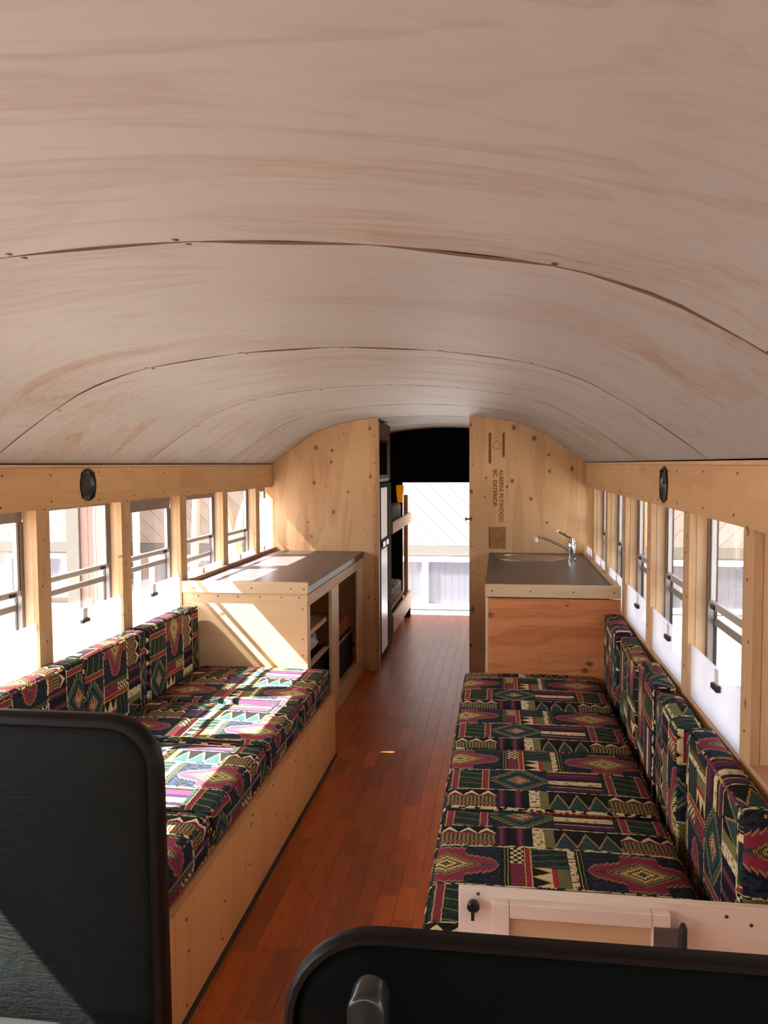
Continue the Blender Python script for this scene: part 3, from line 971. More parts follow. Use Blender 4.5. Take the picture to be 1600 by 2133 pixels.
# leaning brace posts in the yard
b = MB()
b.tube([(-3.9, 11.3, -0.8), (-3.78, 11.3, 1.6)], 0.06, 6)
tag(b.build('leaning_post', 'gold_wood', None), 'brown timber post seen through the fourth left window', 'post')
b = MB()
b.tube([(-3.05, 11.0, -0.8), (-3.15, 11.0, 0.5), (-3.45, 11.0, 1.4)], [0.12, 0.11, 0.08], 6)
b.tube([(-3.15, 11.0, 0.45), (-2.85, 11.0, 1.3)], [0.09, 0.06], 6)
tag(b.build('forked_post', 'gold_wood', None), 'forked pinkish timber post seen beyond the left worktop', 'post')
# yellow-orange board of the bus outside, seen edge on through the third right window
sa = empty('stop_arm', (1.45, 6.3, 0.9), 'orange panel standing out from the outside right wall', 'panel')
box('arm_panel', 1.33, 1.62, 6.28, 6.30, 0.88, 1.32, 'yellow', sa, bev=0.003)
box('arm_bracket', 1.286, 1.34, 6.285, 6.295, 1.0, 1.1, 'plastic', sa)

# ------------------------------------------------------------------ upholstery
def rounded(cx, cy, z0, sx, sy, sz, r, puff=0.0, seed=0, nx=6, ny=6, nz=3):
    """lattice box with rounded edges, slightly puffed"""
    def axis(h, n):
        inner = [-h+r+(2*h-2*r)*i/n for i in range(n+1)]
        e = [0.0, 0.3, 0.65]
        return [-h+r*t for t in e] + inner + [h-r*t for t in reversed(e)]
    hx, hy, hz = sx/2, sy/2, sz/2
    A = [axis(hx, nx), axis(hy, ny), axis(hz, nz)]
    bm = bmesh.new(); cache = {}
    rn = random.Random(seed)
    ph = [rn.uniform(0, 6.3) for _ in range(6)]
    def V(i, j, k):
        key = (i, j, k)
        if key in cache: return cache[key]
        p = Vector((A[0][i], A[1][j], A[2][k]))
        q = Vector((max(-(hx-r), min(hx-r, p.x)), max(-(hy-r), min(hy-r, p.y)), max(-(hz-r), min(hz-r, p.z))))
        d = p-q
        if d.length > 1e-9: p = q+d.normalized()*r
        if puff:
            fx, fy, fz = 1-(p.x/hx)**2, 1-(p.y/hy)**2, 1-(p.z/hz)**2
            wv = 0.5*math.sin(p.x*23+ph[0])*math.sin(p.y*19+ph[1])+0.5*math.sin(p.y*31+ph[2]+p.x*9)
            if p.z > 0: p.z += puff*(max(0, fx)*max(0, fy))**0.5*(1+0.25*wv) * (p.z/hz)
            p.x += math.copysign(puff*0.5*max(0, fy)*max(0, fz)*(1+0.3*wv)*abs(p.x/hx)**3, p.x)
        v = bm.verts.new((p.x+cx, p.y+cy, p.z+z0+hz))
        cache[key] = v
        return v
    n = [len(a) for a in A]
    for i in range(n[0]-1):
        for j in range(n[1]-1):
            bm.faces.new((V(i, j, 0), V(i, j+1, 0), V(i+1, j+1, 0), V(i+1, j, 0)))
            bm.faces.new((V(i, j, n[2]-1), V(i+1, j, n[2]-1), V(i+1, j+1, n[2]-1), V(i, j+1, n[2]-1)))
    for i in range(n[0]-1):
        for k in range(n[2]-1):
            bm.faces.new((V(i, 0, k), V(i+1, 0, k), V(i+1, 0, k+1), V(i, 0, k+1)))
            bm.faces.new((V(i, n[1]-1, k), V(i, n[1]-1, k+1), V(i+1, n[1]-1, k+1), V(i+1, n[1]-1, k)))
    for j in range(n[1]-1):
        for k in range(n[2]-1):
            bm.faces.new((V(0, j, k), V(0, j, k+1), V(0, j+1, k+1), V(0, j+1, k)))
            bm.faces.new((V(n[0]-1, j, k), V(n[0]-1, j+1, k), V(n[0]-1, j+1, k+1), V(n[0]-1, j, k+1)))
    return bm

def uv_wrap(x0, x1, y0, y1, zt, du=0.0, dv=0.0):
    def f(co, nrm):
        if abs(nrm.z) >= max(abs(nrm.x), abs(nrm.y)): return (co.x+du, co.y+dv)
        if abs(nrm.x) >= abs(nrm.y):
            e = (zt-co.z)
            return ((x1+e if nrm.x > 0 else x0-e)+du, co.y+dv)
        e = (zt-co.z)
        return (co.x+du, (y1+e if nrm.y > 0 else y0-e)+dv)
    return f

def cushion(name, x0, x1, y0, y1, z0, z1, label, group, du, dv, puff, seed, r=0.03, zipper=None):
    root = empty(name, ((x0+x1)/2, (y0+y1)/2, z0), label, 'cushion', group)
    b = MB(); b.bm.free()
    b.bm = rounded((x0+x1)/2, (y0+y1)/2, z0, x1-x0, y1-y0, z1-z0, r, puff, seed, 10, 10, 3)
    f = uv_wrap(x0, x1, y0, y1, z1, du, dv)
    b.build('cover', 'kilim', root, smooth=True, angle=60, uvfun=f)
    # piped seams along both rims, front edges and ends
    def rim(z):
        pts = []; e = r*0.28; rr = r*1.0
        for (cx, cy, a0) in ((x1-rr, y1-rr, 0), (x0+rr, y1-rr, 90), (x0+rr, y0+rr, 180), (x1-rr, y0+rr, 270)):
            for t in range(5):
                a = math.radians(a0+t*22.5)
                pts.append((cx+(rr-e)*math.cos(a), cy+(rr-e)*math.sin(a), z))
        return pts
    for z in (z1-r*0.28, z0+r*0.28):
        MB().tube(rim(z), 0.0042, 6, True).build('piping', 'kilim', root, smooth=True, uvfun=lambda co, n: (co.x*0.6+du+0.5, co.y*0.6+dv))
    if zipper:
        xz = x1+0.001+puff*0.35 if zipper > 0 else x0-0.001-puff*0.35
        a, c = sorted((xz-0.002*zipper, xz+0.0015*zipper))
        box('zipper', a, c, y0+0.10, y1-0.10, (z0+z1)/2-0.003, (z0+z1)/2+0.003, 'zip', root)
    return root

# seat and back cushions. u of the print is 0 at the medallion centre
LB = [4.165, 3.49, 2.975, 2.375, 1.72]
nth = ['nearest the kitchen cabinet', 'second from the kitchen cabinet', 'third from the kitchen cabinet', 'behind the left black seat']
for i in range(4):
    y1, y0 = LB[i]-0.002, LB[i+1]+0.002
    cushion('seat_cushion', -1.045, -0.334, y0, y1, 0.338, 0.468, 'kilim-patterned seat cushion of the left bench, ' + nth[i],
            'left bench seat cushions', 0.395+0.02, -3.17+0.05 if i % 2 else -3.17+0.02, 0.010, 30+i, zipper=1)
BBL = [4.16, 3.50, 2.94, 2.36, 1.73]
nb = ['in the corner by the kitchen cabinet', 'second from the kitchen cabinet', 'third from the kitchen cabinet', 'nearest the left black seat']
for i in range(4):
    y1, y0 = BBL[i]-0.002, BBL[i+1]+0.002
    cushion('back_cushion', -1.148, -1.053, y0, y1, 0.340, 0.792, 'kilim-patterned back cushion under the left windows, ' + nb[i],
            'left bench back cushions', 1.0+0.06*i, -3.3+0.11*i, 0.006, 50+i, r=0.022)
RB = [4.19, 3.565, 3.05, 2.50, 1.79]
nr = ['nearest the sink counter', 'second from the sink counter', 'third from the sink counter', 'nearest the driver seat board']
for i in range(4):
    y1, y0 = RB[i]-0.002, RB[i+1]+0.002
    cushion('seat_cushion', 0.366, 1.040, y0, y1, 0.338, 0.468, 'kilim-patterned seat cushion of the right bench, ' + nr[i],
            'right bench seat cushions', -0.405, -2.92+(0.0 if i < 3 else 0.79)+(0 if i else 0.0), 0.010, 70+i, zipper=-1)
BBR = [4.19, 3.70, 3.18, 2.80, 2.40, 1.80]
nbr = ['in the far corner by the sink counter', 'second from the sink counter', 'third from the sink counter', 'fourth from the sink counter', 'nearest the driver seat board']
off = [0.0, 0.014, 0.004, -0.004, 0.012]
for i in range(5):
    y1, y0 = BBR[i]-0.002, BBR[i+1]+0.002
    cushion('back_cushion', 1.066+off[i]*0.6, 1.149, y0, y1, 0.340, 0.780+(0.004, -0.006, 0.006, -0.004, 0.008)[i], 'kilim-patterned back cushion under the right windows, ' + nbr[i],
            'right bench back cushions', -1.20+0.13*i, -2.4+0.17*i, 0.006, 90+i, r=0.022)
    # each leans a little, its near end pulled towards the aisle
    c_ = bpy.data.objects[('back_cushion.%03d' % (4+i))]
    c_.rotation_euler.z = math.radians((-1.6, -2.2, -2.0, -2.4, -1.2)[i])
    c_.location.x -= (0.006, 0.010, 0.007, 0.009, 0.006)[i]

# ------------------------------------------------------------------ bench boxes
bl_ = empty('bench_base', (-0.75, 2.9, 0.0), 'plywood bench box along the left wall under the cushions', 'bench')
box('front_panel', -0.333, -0.315, 2.020, 4.168, 0.013, 0.334, 'ply_bench', bl_)
box('front_panel', -0.333, -0.315, 1.70, 2.018, 0.013, 0.334, 'ply_bench', bl_)
box('seat_board', -1.148, -0.3335, 1.70, 4.165, 0.3305, 0.3375, 'inner', bl_)
box('end_panel', -1.148, -0.334, 1.70, 1.718, 0.0, 0.330, 'ply_bench', bl_)
box('floor_edging', -0.314, -0.305, 1.70, 4.175, 0.0, 0.012, 'dkgreen', bl_)
rr = random.Random(8)
for y in (1.76, 1.93, 2.12, 2.4, 2.7, 3.0, 3.3, 3.6, 3.9):
    for z in (0.30, 0.17, 0.05):
        if rr.random() < 0.72:
            screw((-0.3149, y+rr.uniform(-0.04, 0.04), z+rr.uniform(-0.02, 0.015)), 0, 1, bl_, 'screw_dark', 0.0045)
br_ = empty('bench_base', (0.75, 2.9, 0.0), 'plywood bench box along the right wall under the cushions', 'bench')
box('front_panel', 0.380, 0.398, 1.79, 4.195, 0.0, 0.330, 'ply_bench', br_)
box('seat_board', 0.382, 1.148, 1.79, 4.195, 0.3305, 0.3375, 'inner', br_)

# board with a small framed door behind the driver seat
bd = empty('bulkhead_board', (0.80, 1.75, 0.0), 'pale pine board with a small framed door behind the driver seat', 'board')
box('board', 0.457, 1.149, 1.752, 1.772, 0.0, 0.607, 'white_pine', bd, bev=0.0015)
dr = empty('door', (0.74, 1.745, 0.05)); dr.parent = bd; dr.location = Vector((0.74, 1.745, 0.05))-WO[bd]
def rail(name, x0, x1, z0, z1): return box(name, x0, x1, 1.728, 1.7515, z0, z1, 'white_pine', dr, bev=0.0015)
rail('door_rail', 0.568, 0.865, 0.560, 0.592); rail('door_rail', 0.568, 0.865, 0.06, 0.095)
rail('door_stile', 0.530, 0.567, 0.06, 0.592); rail('door_stile', 0.866, 0.903, 0.06, 0.592)
box('door_panel', 0.567, 0.867, 1.746, 1.7515, 0.095, 0.560, 'ply_cab', dr)
k = MB().lathe([(0.004, 0), (0.004, 0.010), (0.013, 0.013), (0.014, 0.024), (0.010, 0.028)], (0.490, 1.752, 0.580), 1, 14, sign=-1).build('latch_knob', 'plastic', bd, smooth=True)
box('latch_tongue', 0.485, 0.492, 1.735, 1.741, 0.545, 0.578, 'plastic', bd)
h = box('hinge', 0.868, 0.935, 1.722, 1.7275, 0.520, 0.565, 'grey_metal', bd)
MB().lathe([(0.006, 0), (0.009, 0.01), (0.009, 0.05), (0.004, 0.062)], (0.926, 1.722, 0.518), 2, 10).build('hinge_pin', 'rubber', bd, smooth=True)
for (xx, zz) in ((1.02, 0.585), (1.07, 0.57), (0.50, 0.598)):
    screw((xx, 1.7518, zz), 1, -1, bd, 'screw_dark', 0.004)

# ------------------------------------------------------------------ left kitchen cabinet and worktop
cl = empty('kitchen_cabinet', (-0.80, 5.06, 0.0), 'open plywood kitchen cabinet behind the left bench', 'cabinet')
box('end_panel', -1.148, -0.462, 4.172, 4.190, 0.0, 0.858, 'ply_cab', cl)
box('toe_board', -0.480, -0.462, 4.192, 5.955, 0.0, 0.115, 'pine_y', cl)
box('top_rail', -0.480, -0.462, 4.192, 5.955, 0.790, 0.852, 'pine_y', cl)
box('stile', -0.480, -0.462, 4.192, 4.240, 0.116, 0.789, 'pine', cl)
box('stile', -0.480, -0.462, 4.80, 5.02, 0.116, 0.789, 'pine', cl)
box('stile', -0.480, -0.462, 5.74, 5.955, 0.116, 0.789, 'pine', cl)
box('divider', -1.148, -0.482, 4.985, 5.005, 0.0, 0.85, 'inner', cl)
box('back_panel', -1.148, -1.135, 4.192, 5.955, 0.0, 0.85, 'inner', cl)
box('shelf', -1.134, -0.51, 4.192, 4.984, 0.600, 0.616, 'inner', cl)
box('shelf_lip', -0.509, -0.496, 4.192, 4.984, 0.594, 0.620, 'pine_y', cl)
box('bottom_shelf', -1.134, -0.482, 4.192, 5.955, 0.10, 0.115, 'inner', cl)
box('brace', -0.95, -0.91, 4.3, 4.98, 0.66, 0.70, 'red_wood', cl)
for q, x in enumerate((-1.06, -0.95, -0.84, -0.72, -0.60, -0.505)):
    screw((x, 4.1718, 0.84), 1, -1, cl, 'screw_dark', 0.004)
for z in (0.78, 0.62, 0.53):
    screw((-0.487, 4.1718, z), 1, -1, cl, 'screw_dark', 0.004)
wt = empty('worktop', (-0.80, 5.06, 0.86), 'dark laminate worktop with a pine end board on the left cabinet', 'worktop')
box('laminate_top', -1.148, -0.458, 4.190, 5.957, 0.8585, 0.898, 'laminate', wt, bev=0.002)
eb = box('end_board', -1.148, -0.455, 4.160, 4.1885, 0.8595, 0.922, 'pine_x', wt, bev=0.002)
box('upstand', -1.149, -1.128, 4.190, 5.957, 0.8985, 0.922, 'red_wood', wt)
for x in (-1.08, -0.76, -0.545, -0.475):
    screw((x, 4.1598, 0.888), 1, -1, wt, 'screw_dark', 0.004)

# things on the shelves
rb_ = random.Random(4)
bm = bmesh.new()
bmesh.ops.create_icosphere(bm, subdivisions=3, radius=1.0)
for v in bm.verts:
    d = 1 + 0.20*math.sin(v.co.x*7+1)*math.sin(v.co.y*6)*1.2 + rb_.uniform(-0.07, 0.07)
    v.co = Vector((v.co.x*0.072*d-0.605, v.co.y*0.21*d+4.61, max(-0.80, v.co.z)*0.056*d+0.495))
b = MB(); b.bm.free(); b.bm = bm
tag(b.build('plastic_bag', 'bag', None), 'crumpled clear plastic bag lying inside the left kitchen cabinet', 'bag')
cr = empty('storage_crate', (-0.62, 4.58, 0.1155), 'black plastic crate under the plastic bag in the left cabinet', 'crate')
m = MB(); m.box(-0.98, -0.50, 4.30, 4.90, 0.1155, 0.130)
m.build('crate_base', 'bag_dark', cr)
for a in ((-0.98, -0.965, 4.30, 4.90), (-0.515, -0.50, 4.30, 4.90), (-0.964, -0.516, 4.30, 4.315), (-0.964, -0.516, 4.885, 4.90)):
    box('crate_side', a[0], a[1], a[2], a[3], 0.131, 0.410, 'bag_dark', cr)
box('crate_lid', -0.985, -0.495, 4.295, 4.905, 0.411, 0.4235, 'plastic', cr, bev=0.002)
cr2 = empty('storage_bin', (-0.75, 5.4, 0.1155), 'tall black plastic bin in the far opening of the left cabinet', 'bin')
box('bin_body', -0.95, -0.50, 5.06, 5.70, 0.1155, 0.36, 'bag_dark', cr2, bev=0.006)
box('bin_rim', -0.957, -0.493, 5.053, 5.707, 0.361, 0.378, 'plastic', cr2, bev=0.003)
tag(box('cardboard_sheet', -0.93, -0.52, 5.08, 5.66, 0.3785, 0.47, 'red_board', None, bev=0.004), 'rusty orange box sitting on the black bin', 'box')
tag(MB().tube([(-0.66+0.05*math.cos(t*0.7), 5.30+0.09*math.sin(t*0.7), 0.4785+0.0012*t) for t in range(20)], 0.008, 6).build('white_cable', 'white_pl', None, smooth=True), 'coil of white cable lying on the orange box', 'cable')
tag(MB().box(-0.515, -0.486, 4.32, 4.88, 0.4240, 0.440, 0.003).build('wood_offcut', 'pine_y', None), 'short pine offcut lying on the front edge of the black crate lid', 'board')

# ------------------------------------------------------------------ right counter with sink
c2 = empty('sink_cabinet', (0.81, 5.08, 0.0), 'cabinet with an orange fir plywood front at the end of the right bench', 'cabinet')
box('front_panel', 0.488, 1.149, 4.202, 4.220, 0.0, 0.852, 'fir', c2)
box('corner_stile', 0.472, 0.487, 4.202, 4.222, 0.0, 0.852, 'pine', c2)
box('aisle_panel', 0.472, 0.487, 4.223, 5.957, 0.0, 0.856, 'ply_cab', c2)
wt2 = empty('worktop', (0.81, 5.08, 0.86), 'dark laminate worktop around the round sink on the right', 'worktop')
# top with a round hole for the bowl
SX, SY, SR = 0.765, 5.66, 0.205
m = MB(); bm = m.bm
N = 40
def ringpts(r, z): return [bm.verts.new((SX+r*1.18*math.cos(2*math.pi*i/N), SY+r*math.sin(2*math.pi*i/N), z)) for i in range(N)]
def rectpts(z):
    out = []
    for i in range(N):
        a = 2*math.pi*i/N; c, s_ = math.cos(a), math.sin(a)
        tx = ((1.148-SX)/c if c > 0 else (0.468-SX)/c) if abs(c) > 1e-6 else 1e9
        ty = ((5.957-SY)/s_ if s_ > 0 else (4.230-SY)/s_) if abs(s_) > 1e-6 else 1e9
        t = min(tx, ty)
        out.append((SX+c*t, SY+s_*t))
    return out
rp_ = rectpts(0)
corners = [(0.468, 4.23), (1.148, 4.23), (1.148, 5.957), (0.468, 5.957)]
for cxy in corners:
    k = min(range(N), key=lambda i: (rp_[i][0]-cxy[0])**2+(rp_[i][1]-cxy[1])**2)
    rp_[k] = cxy
i0 = ringpts(SR-0.006, 0.898); o0 = [bm.verts.new((p[0], p[1], 0.898)) for p in rp_]
i1 = ringpts(SR-0.006, 0.858); o1 = [bm.verts.new((p[0], p[1], 0.858)) for p in rp_]
for i in range(N):
    j = (i+1) % N
    bm.faces.new((i0[i], i0[j], o0[j], o0[i])); bm.faces.new((i1[j], i1[i], o1[i], o1[j]))
    bm.faces.new((o0[i], o0[j], o1[j], o1[i])); bm.faces.new((i0[j], i0[i], i1[i], i1[j]))
m.build('laminate_top', 'laminate', wt2)
box('end_board', 0.470, 1.149, 4.200, 4.2285, 0.8575, 0.922, 'pine_x', wt2, bev=0.002)
box('upstand', 1.128, 1.149, 4.230, 5.957, 0.8985, 0.918, 'pine_y', wt2)
for x in (0.505, 0.70, 0.915, 1.115):
    screw((x, 4.1998, 0.889), 1, -1, wt2, 'screw_dark', 0.004)
sk = empty('sink', (SX, SY, 0.75), 'round stainless steel sink set into the right worktop', 'sink')
m = MB(); m.lathe([(SR+0.016, 0.8985), (SR+0.016, 0.9015), (SR+0.004, 0.9035), (SR-0.008, 0.901), (SR-0.016, 0.88), (SR-0.028, 0.79), (SR-0.06, 0.765), (0.03, 0.76), (0.03, 0.757), (SR-0.06, 0.762), (SR-0.024, 0.787), (SR-0.012, 0.88)], (SX, SY, 0), 2, 40, sx=1.18)
m.build('bowl', 'steel', sk, smooth=True, angle=50)
MB().lathe([(0.028, 0.7605), (0.028, 0.7635), (0.012, 0.765)], (SX, SY, 0), 2, 16).build('drain', 'chrome', sk, smooth=True)
fa = empty('faucet', (1.015, 5.50, 0.899), 'chrome lever faucet standing beside the sink', 'faucet')
FX, FY = 1.015, 5.50
MB().lathe([(0.030, 0.899), (0.030, 0.909), (0.024, 0.916)], (FX, FY, 0), 2, 20).build('base_flange', 'chrome', fa, smooth=True)
MB().lathe([(0.019, 0.9165), (0.020, 0.95), (0.024, 0.97), (0.025, 1.0), (0.021, 1.03), (0.012, 1.048)], (FX, FY, 0), 2, 18).build('body', 'chrome', fa, smooth=True)
sp = MB().tube([(FX-0.012, FY+0.004, 0.965), (FX-0.07, FY+0.012, 0.998), (FX-0.15, FY+0.02, 1.035), (FX-0.200, FY+0.025, 1.052), (FX-0.222, FY+0.027, 1.050)], 0.0085, 10).build('spout', 'chrome', fa, smooth=True)
MB().lathe([(0.0105, 1.018), (0.0115, 1.02), (0.0115, 1.046), (0.006, 1.052)], (FX-0.229, FY+0.028, 0), 2, 12).build('nozzle', 'white_pl', sp, smooth=True)
lv = MB().tube([(FX, FY, 1.045), (FX-0.035, FY+0.005, 1.062), (FX-0.088, FY+0.01, 1.092)], [0.009, 0.007, 0.006], 8).build('lever', 'chrome', fa, smooth=True)
MB().lathe([(0.004, 1.084), (0.009, 1.089), (0.009, 1.099), (0.004, 1.104)], (FX-0.090, FY+0.01, 0), 2, 10).build('lever_tip', 'white_pl', lv, smooth=True)

# ------------------------------------------------------------------ speakers
def speaker(s, y, z, label):
    root = empty('speaker', (s*1.15, y, z), label, 'speaker', 'speakers on the header boards')
    X = s*1.1495
    R = 0.062
    m = MB(); n = 48
    prof = []
    out = []
    for k in range(n):
        a = 2*math.pi*k/n
        lob = max(0.0, math.cos(4*(a-math.pi/4)))**6
        out.append((R*(1+0.10*lob)))
    bm = m.bm
    def ring(scale, h, lobes=True):
        return [bm.verts.new((X-s*h, y+(out[k] if lobes else R)*scale*math.cos(2*math.pi*k/n), z+(out[k] if lobes else R)*1.1*scale*math.sin(2*math.pi*k/n))) for k in range(n)]
    rings = [ring(1, 0.0), ring(1, 0.006), ring(0.95, 0.009), ring(0.86, 0.009, False), ring(0.82, 0.004, False), ring(0.82, -0.001, False)]
    for A, B in zip(rings, rings[1:]):
        for k in range(n): bm.faces.new((A[k], A[(k+1) % n], B[(k+1) % n], B[k]))
    m.build('basket_ring', 'plastic', root, smooth=True)
    MB().lathe([(R*0.82, 0.002), (R*0.82, 0.0055), (R*0.74, 0.0075), (R*0.66, 0.0045), (R*0.30, 0.0015), (R*0.24, 0.0040), (R*0.12, 0.0075), (R*0.03, 0.0085)], (X, y, z), 0, 32, sx=1.0, sign=-s).build('cone', 'plastic', root, smooth=True)
    for k in range(4):
        a = math.pi/4+k*math.pi/2
        screw((X-s*0.009, y+R*1.0*math.cos(a), z+R*1.1*math.sin(a)), 0, -s, root, 'screw', 0.0035)
speaker(-1, 3.180, 1.462, 'round black speaker on the left header board')
speaker(1, 3.145, 1.460, 'round black speaker on the right header board')

# ------------------------------------------------------------------ fridge, cabinet over it, bunk
fr = empty('refrigerator', (-0.7, 6.4, 0.0), 'tall white two-door refrigerator with black trim past the doorway', 'refrigerator')
FXf = -0.354
box('case', -0.95, FXf-0.022, 6.045, 6.72, 0.03, 1.40, 'plastic', fr, bev=0.004)
box('upper_door', FXf-0.020, FXf, 6.14, 6.50, 0.965, 1.365, 'white', fr, bev=0.004)
box('lower_door', FXf-0.020, FXf, 6.14, 6.50, 0.075, 0.885, 'white', fr, bev=0.004)
for (ya, yb) in ((6.05, 6.138), (6.502, 6.715)):
    box('door_edge', FXf-0.020, FXf+0.003, ya, yb, 0.04, 1.395, 'black', fr, bev=0.002)
box('top_trim', FXf-0.020, FXf+0.002, 6.139, 6.501, 1.367, 1.395, 'black', fr)
box('bottom_trim', FXf-0.020, FXf+0.002, 6.139, 6.501, 0.04, 0.073, 'black', fr)
mt_ = box('control_strip', FXf-0.020, FXf+0.002, 6.139, 6.501, 0.887, 0.963, 'rubber', fr)
box('door_handle', FXf+0.003, FXf+0.014, 6.16, 6.30, 0.905, 0.945, 'steel', mt_, bev=0.003)
box('door_handle', FXf+0.003, FXf+0.014, 6.34, 6.48, 0.905, 0.945, 'steel', mt_, bev=0.003)
oc = empty('overhead_cabinet', (-0.7, 6.4, 1.405), 'dark brown wooden cabinet above the refrigerator', 'cabinet')
poly = [(-0.95, 1.405), (FXf-0.02, 1.405), (FXf-0.02, arch(FXf)-0.02), (-0.6, arch(0.6)-0.02), (-0.95, arch(0.95)-0.02)]
MB().prism(poly, 1, 6.045, 6.72).build('carcass', 'dark_wood', oc)
box('face_frame', FXf-0.019, FXf-0.004, 6.05, 6.715, 1.735, arch(FXf)-0.03, 'dark_wood', oc)
box('face_stile', FXf-0.019, FXf-0.004, 6.60, 6.715, 1.41, 1.734, 'dark_wood', oc)
box('face_stile', FXf-0.019, FXf-0.004, 6.05, 6.085, 1.41, 1.734, 'dark_wood', oc)
box('face_rail', FXf-0.019, FXf-0.004, 6.086, 6.599, 1.41, 1.432, 'alu', oc)
mw = empty('microwave', (FXf, 6.34, 1.433), 'dark-fronted microwave set in the cabinet over the refrigerator', 'microwave')
box('microwave_door', FXf-0.018, FXf-0.006, 6.087, 6.598, 1.433, 1.733, 'plastic', mw, bev=0.002)
box('door_window', FXf-0.0058, FXf-0.003, 6.10, 6.50, 1.46, 1.71, 'screen', mw)
box('control_panel', FXf-0.0058, FXf-0.002, 6.51, 6.59, 1.46, 1.71, 'rubber', mw)

bk = empty('bunk_bed', (-0.75, 7.55, 0.0), 'pine bunk bed in the rear room behind the refrigerator', 'bed')
box('post', -0.415, -0.372, 8.13, 8.19, 0.0, 1.235, 'pine', bk, bev=0.003)
box('post', -0.415, -0.372, 6.80, 6.855, 0.0, 1.05, 'pine', bk, bev=0.003)
box('upper_rail', -0.3715, -0.348, 6.80, 8.235, 0.955, 1.055, 'pine_y', bk, bev=0.003)
box('lower_rail', -0.3715, -0.348, 6.80, 8.235, 0.10, 0.265, 'pine_y', bk, bev=0.003)
box('upper_deck', -1.148, -0.416, 6.80, 8.235, 0.985, 1.010, 'inner', bk)
box('lower_deck', -1.148, -0.416, 6.80, 8.235, 0.225, 0.250, 'inner', bk)
box('foot_block', -0.41, -0.35, 8.13, 8.22, 0.0, 0.099, 'dark_wood', bk)
b = MB(); b.bm.free(); b.bm = rounded(-0.785, 7.465, 1.0115, 0.71, 1.20, 0.15, 0.03, 0.006, 5)
tag(b.build('upper_mattress', 'brown_fabric', None, smooth=True, angle=60), 'dark brown mattress on the upper bunk', 'mattress')
b = MB(); b.bm.free(); b.bm = rounded(-0.785, 7.465, 0.2515, 0.71, 1.20, 0.15, 0.03, 0.008, 6)
tag(b.build('lower_mattress', 'kilim', None, smooth=True, angle=60, uvfun=uv_wrap(-1.15, -0.42, 6.8, 8.13, 0.40)), 'kilim-patterned mattress on the lower bunk', 'mattress')
m = MB().lathe([(0.026, 1.162), (0.028, 1.20), (0.036, 1.28), (0.038, 1.335), (0.035, 1.335), (0.024, 1.17)], (-0.443, 8.07, 0), 2, 16)
tag(m.build('amber_tumbler', 'amber', None, smooth=True), 'glowing amber tumbler standing on the upper bunk', 'cup')

# ------------------------------------------------------------------ black seats in front
def roundrect(cx, w, z0, z1, r, rb=None, n=8):
    """outline in x,z with rounded corners"""
    rb = r if rb is None else rb
    pts = []
    for (x, z, a0, rr) in ((cx+w/2-rb, z0+rb, -90, rb), (cx+w/2-r, z1-r, 0, r), (cx-w/2+r, z1-r, 90, r), (cx-w/2+rb, z0+rb, 180, rb)):
        for k in range(n+1):
            a = math.radians(a0+90*k/n)
            pts.append((x+rr*math.cos(a), z+rr*math.sin(a)))
    return pts

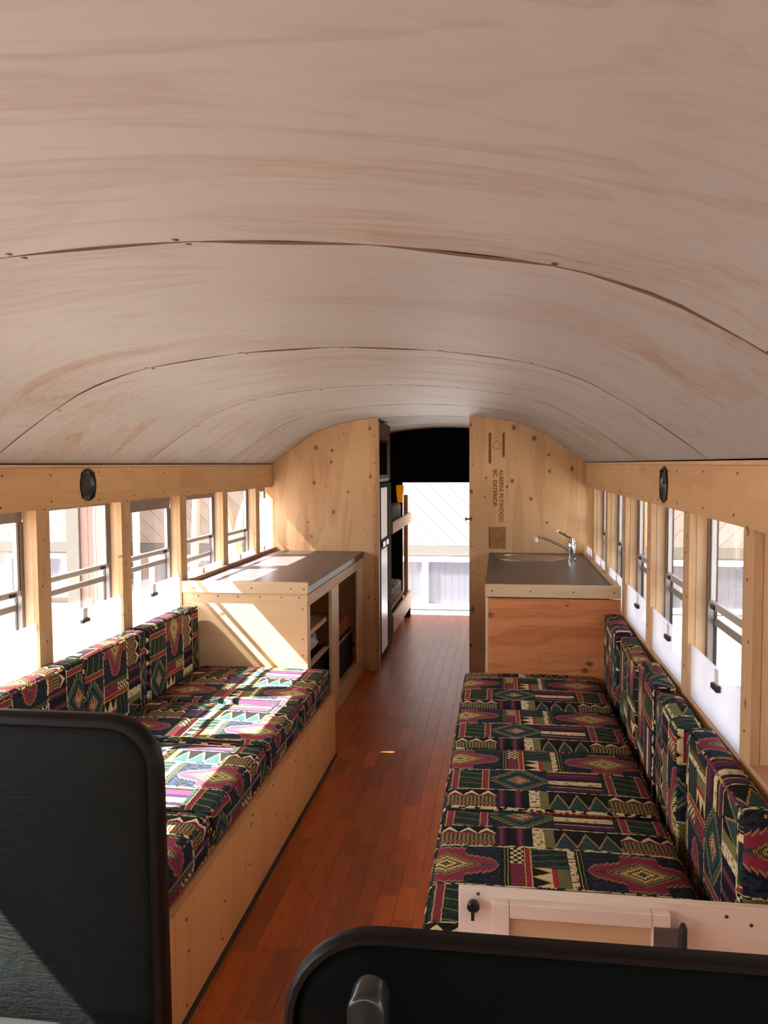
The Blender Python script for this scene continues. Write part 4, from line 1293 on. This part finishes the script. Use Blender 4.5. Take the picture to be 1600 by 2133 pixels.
def backrest(root, cx, w, z0, z1, r, yf, th, tilt, rim, mat, rim_mat, bulge=0.012, taper=0.0):
    """padded seat back: rim band around, inset padded face towards -y. tilt: y shift per metre of height"""
    def Y(z, y): return y+(z-z0)*tilt
    def shape(scale_in): return roundrect(cx, w-2*scale_in, z0+scale_in, z1-scale_in, max(0.02, r-scale_in), 0.05)
    def TX(x, z): return cx+(x-cx)*(1-taper*(1-(z-z0)/(z1-z0)))
    m = MB(); bm = m.bm
    def ring(ins, y): return [bm.verts.new((TX(x, z), Y(z, y), z)) for x, z in shape(ins)]
    rings = [ring(0.03, yf+th), ring(0.006, yf+th-0.006), ring(0.0, yf+th*0.7), ring(0.0, yf+th*0.35), ring(0.004, yf+0.006), ring(rim*0.4, yf), ring(rim*0.9, yf), ring(rim, yf+0.004), ring(rim, yf+0.02)]
    for A, B in zip(rings, rings[1:]):
        n = len(A)
        for k in range(n): bm.faces.new((A[k], A[(k+1) % n], B[(k+1) % n], B[k]))
    bm.faces.new(rings[0])
    m.build('back_shell', rim_mat, root, smooth=True, angle=50)
    m = MB(); bm = m.bm
    ins = [rim+0.002, rim+0.010, rim+0.03, rim+0.08, rim+0.14]
    ys = [yf+0.016, yf+0.008, yf+0.004, yf+0.004-bulge*0.6, yf+0.004-bulge]
    rings = [ring(i, y-0.006) for i, y in zip(ins, ys)]
    for A, B in zip(rings, rings[1:]):
        n = len(A)
        for k in range(n): bm.faces.new((A[k], A[(k+1) % n], B[(k+1) % n], B[k]))
    bm.faces.new(rings[-1])
    m.build('back_pad', mat, root, smooth=True, angle=60)

js = empty('jump_seat', (-0.35, 1.3, 0.0), 'black leather-grained passenger seat in front of the left bench', 'seat')
backrest(js, -0.415, 0.50, 0.28, 1.010, 0.115, 1.566, 0.045, 0.045, 0.027, 'vinyl', 'trim_vinyl', taper=-0.08)
b = MB(); b.bm.free(); b.bm = rounded(-0.415, 1.30, 0.285, 0.48, 0.44, 0.115, 0.035, 0.01, 3)
b.build('seat_pad', 'vinyl', js, smooth=True, angle=60)
box('seat_pan', -0.62, -0.20, 1.09, 1.56, 0.250, 0.283, 'grey_metal', js, bev=0.004)
for x in (-0.60, -0.24):
    for y in (1.10, 1.50):
        box('leg', x, x+0.03, y, y+0.03, 0.0, 0.249, 'grey_metal', js)
ds = empty('driver_seat', (0.62, 0.65, 0.0), 'black padded driver seat with a raised plastic armrest', 'seat')
backrest(ds, 0.622, 0.64, 0.40, 1.018, 0.110, 0.850, 0.026, 0.03, 0.013, 'vinyl2', 'trim_vinyl')
b = MB(); b.bm.free(); b.bm = rounded(0.622, 0.60, 0.38, 0.52, 0.48, 0.12, 0.04, 0.01, 9)
b.build('seat_pad', 'vinyl2', ds, smooth=True, angle=60)
MB().lathe([(0.20, 0.0), (0.20, 0.03), (0.10, 0.06), (0.10, 0.33), (0.18, 0.379)], (0.622, 0.64, 0), 2, 20).build('pedestal', 'grey_metal', ds, smooth=True)
ar = []
for k in range(13):
    a = math.radians(180*k/12)
    ar.append((0.413+0.0195*math.cos(a), 0.990+0.0195*math.sin(a)))
poly = [(0.4325, 0.60)] + ar + [(0.3935, 0.60)]
MB().prism(poly, 1, 0.775, 0.815, bev=0.005, seg=3).build('armrest', 'arm', ds, smooth=True, angle=50)
MB().tube([(0.413, 0.815, 0.62), (0.413, 0.87, 0.62)], 0.012, 10).build('armrest_pivot', 'grey_metal', ds, smooth=True)
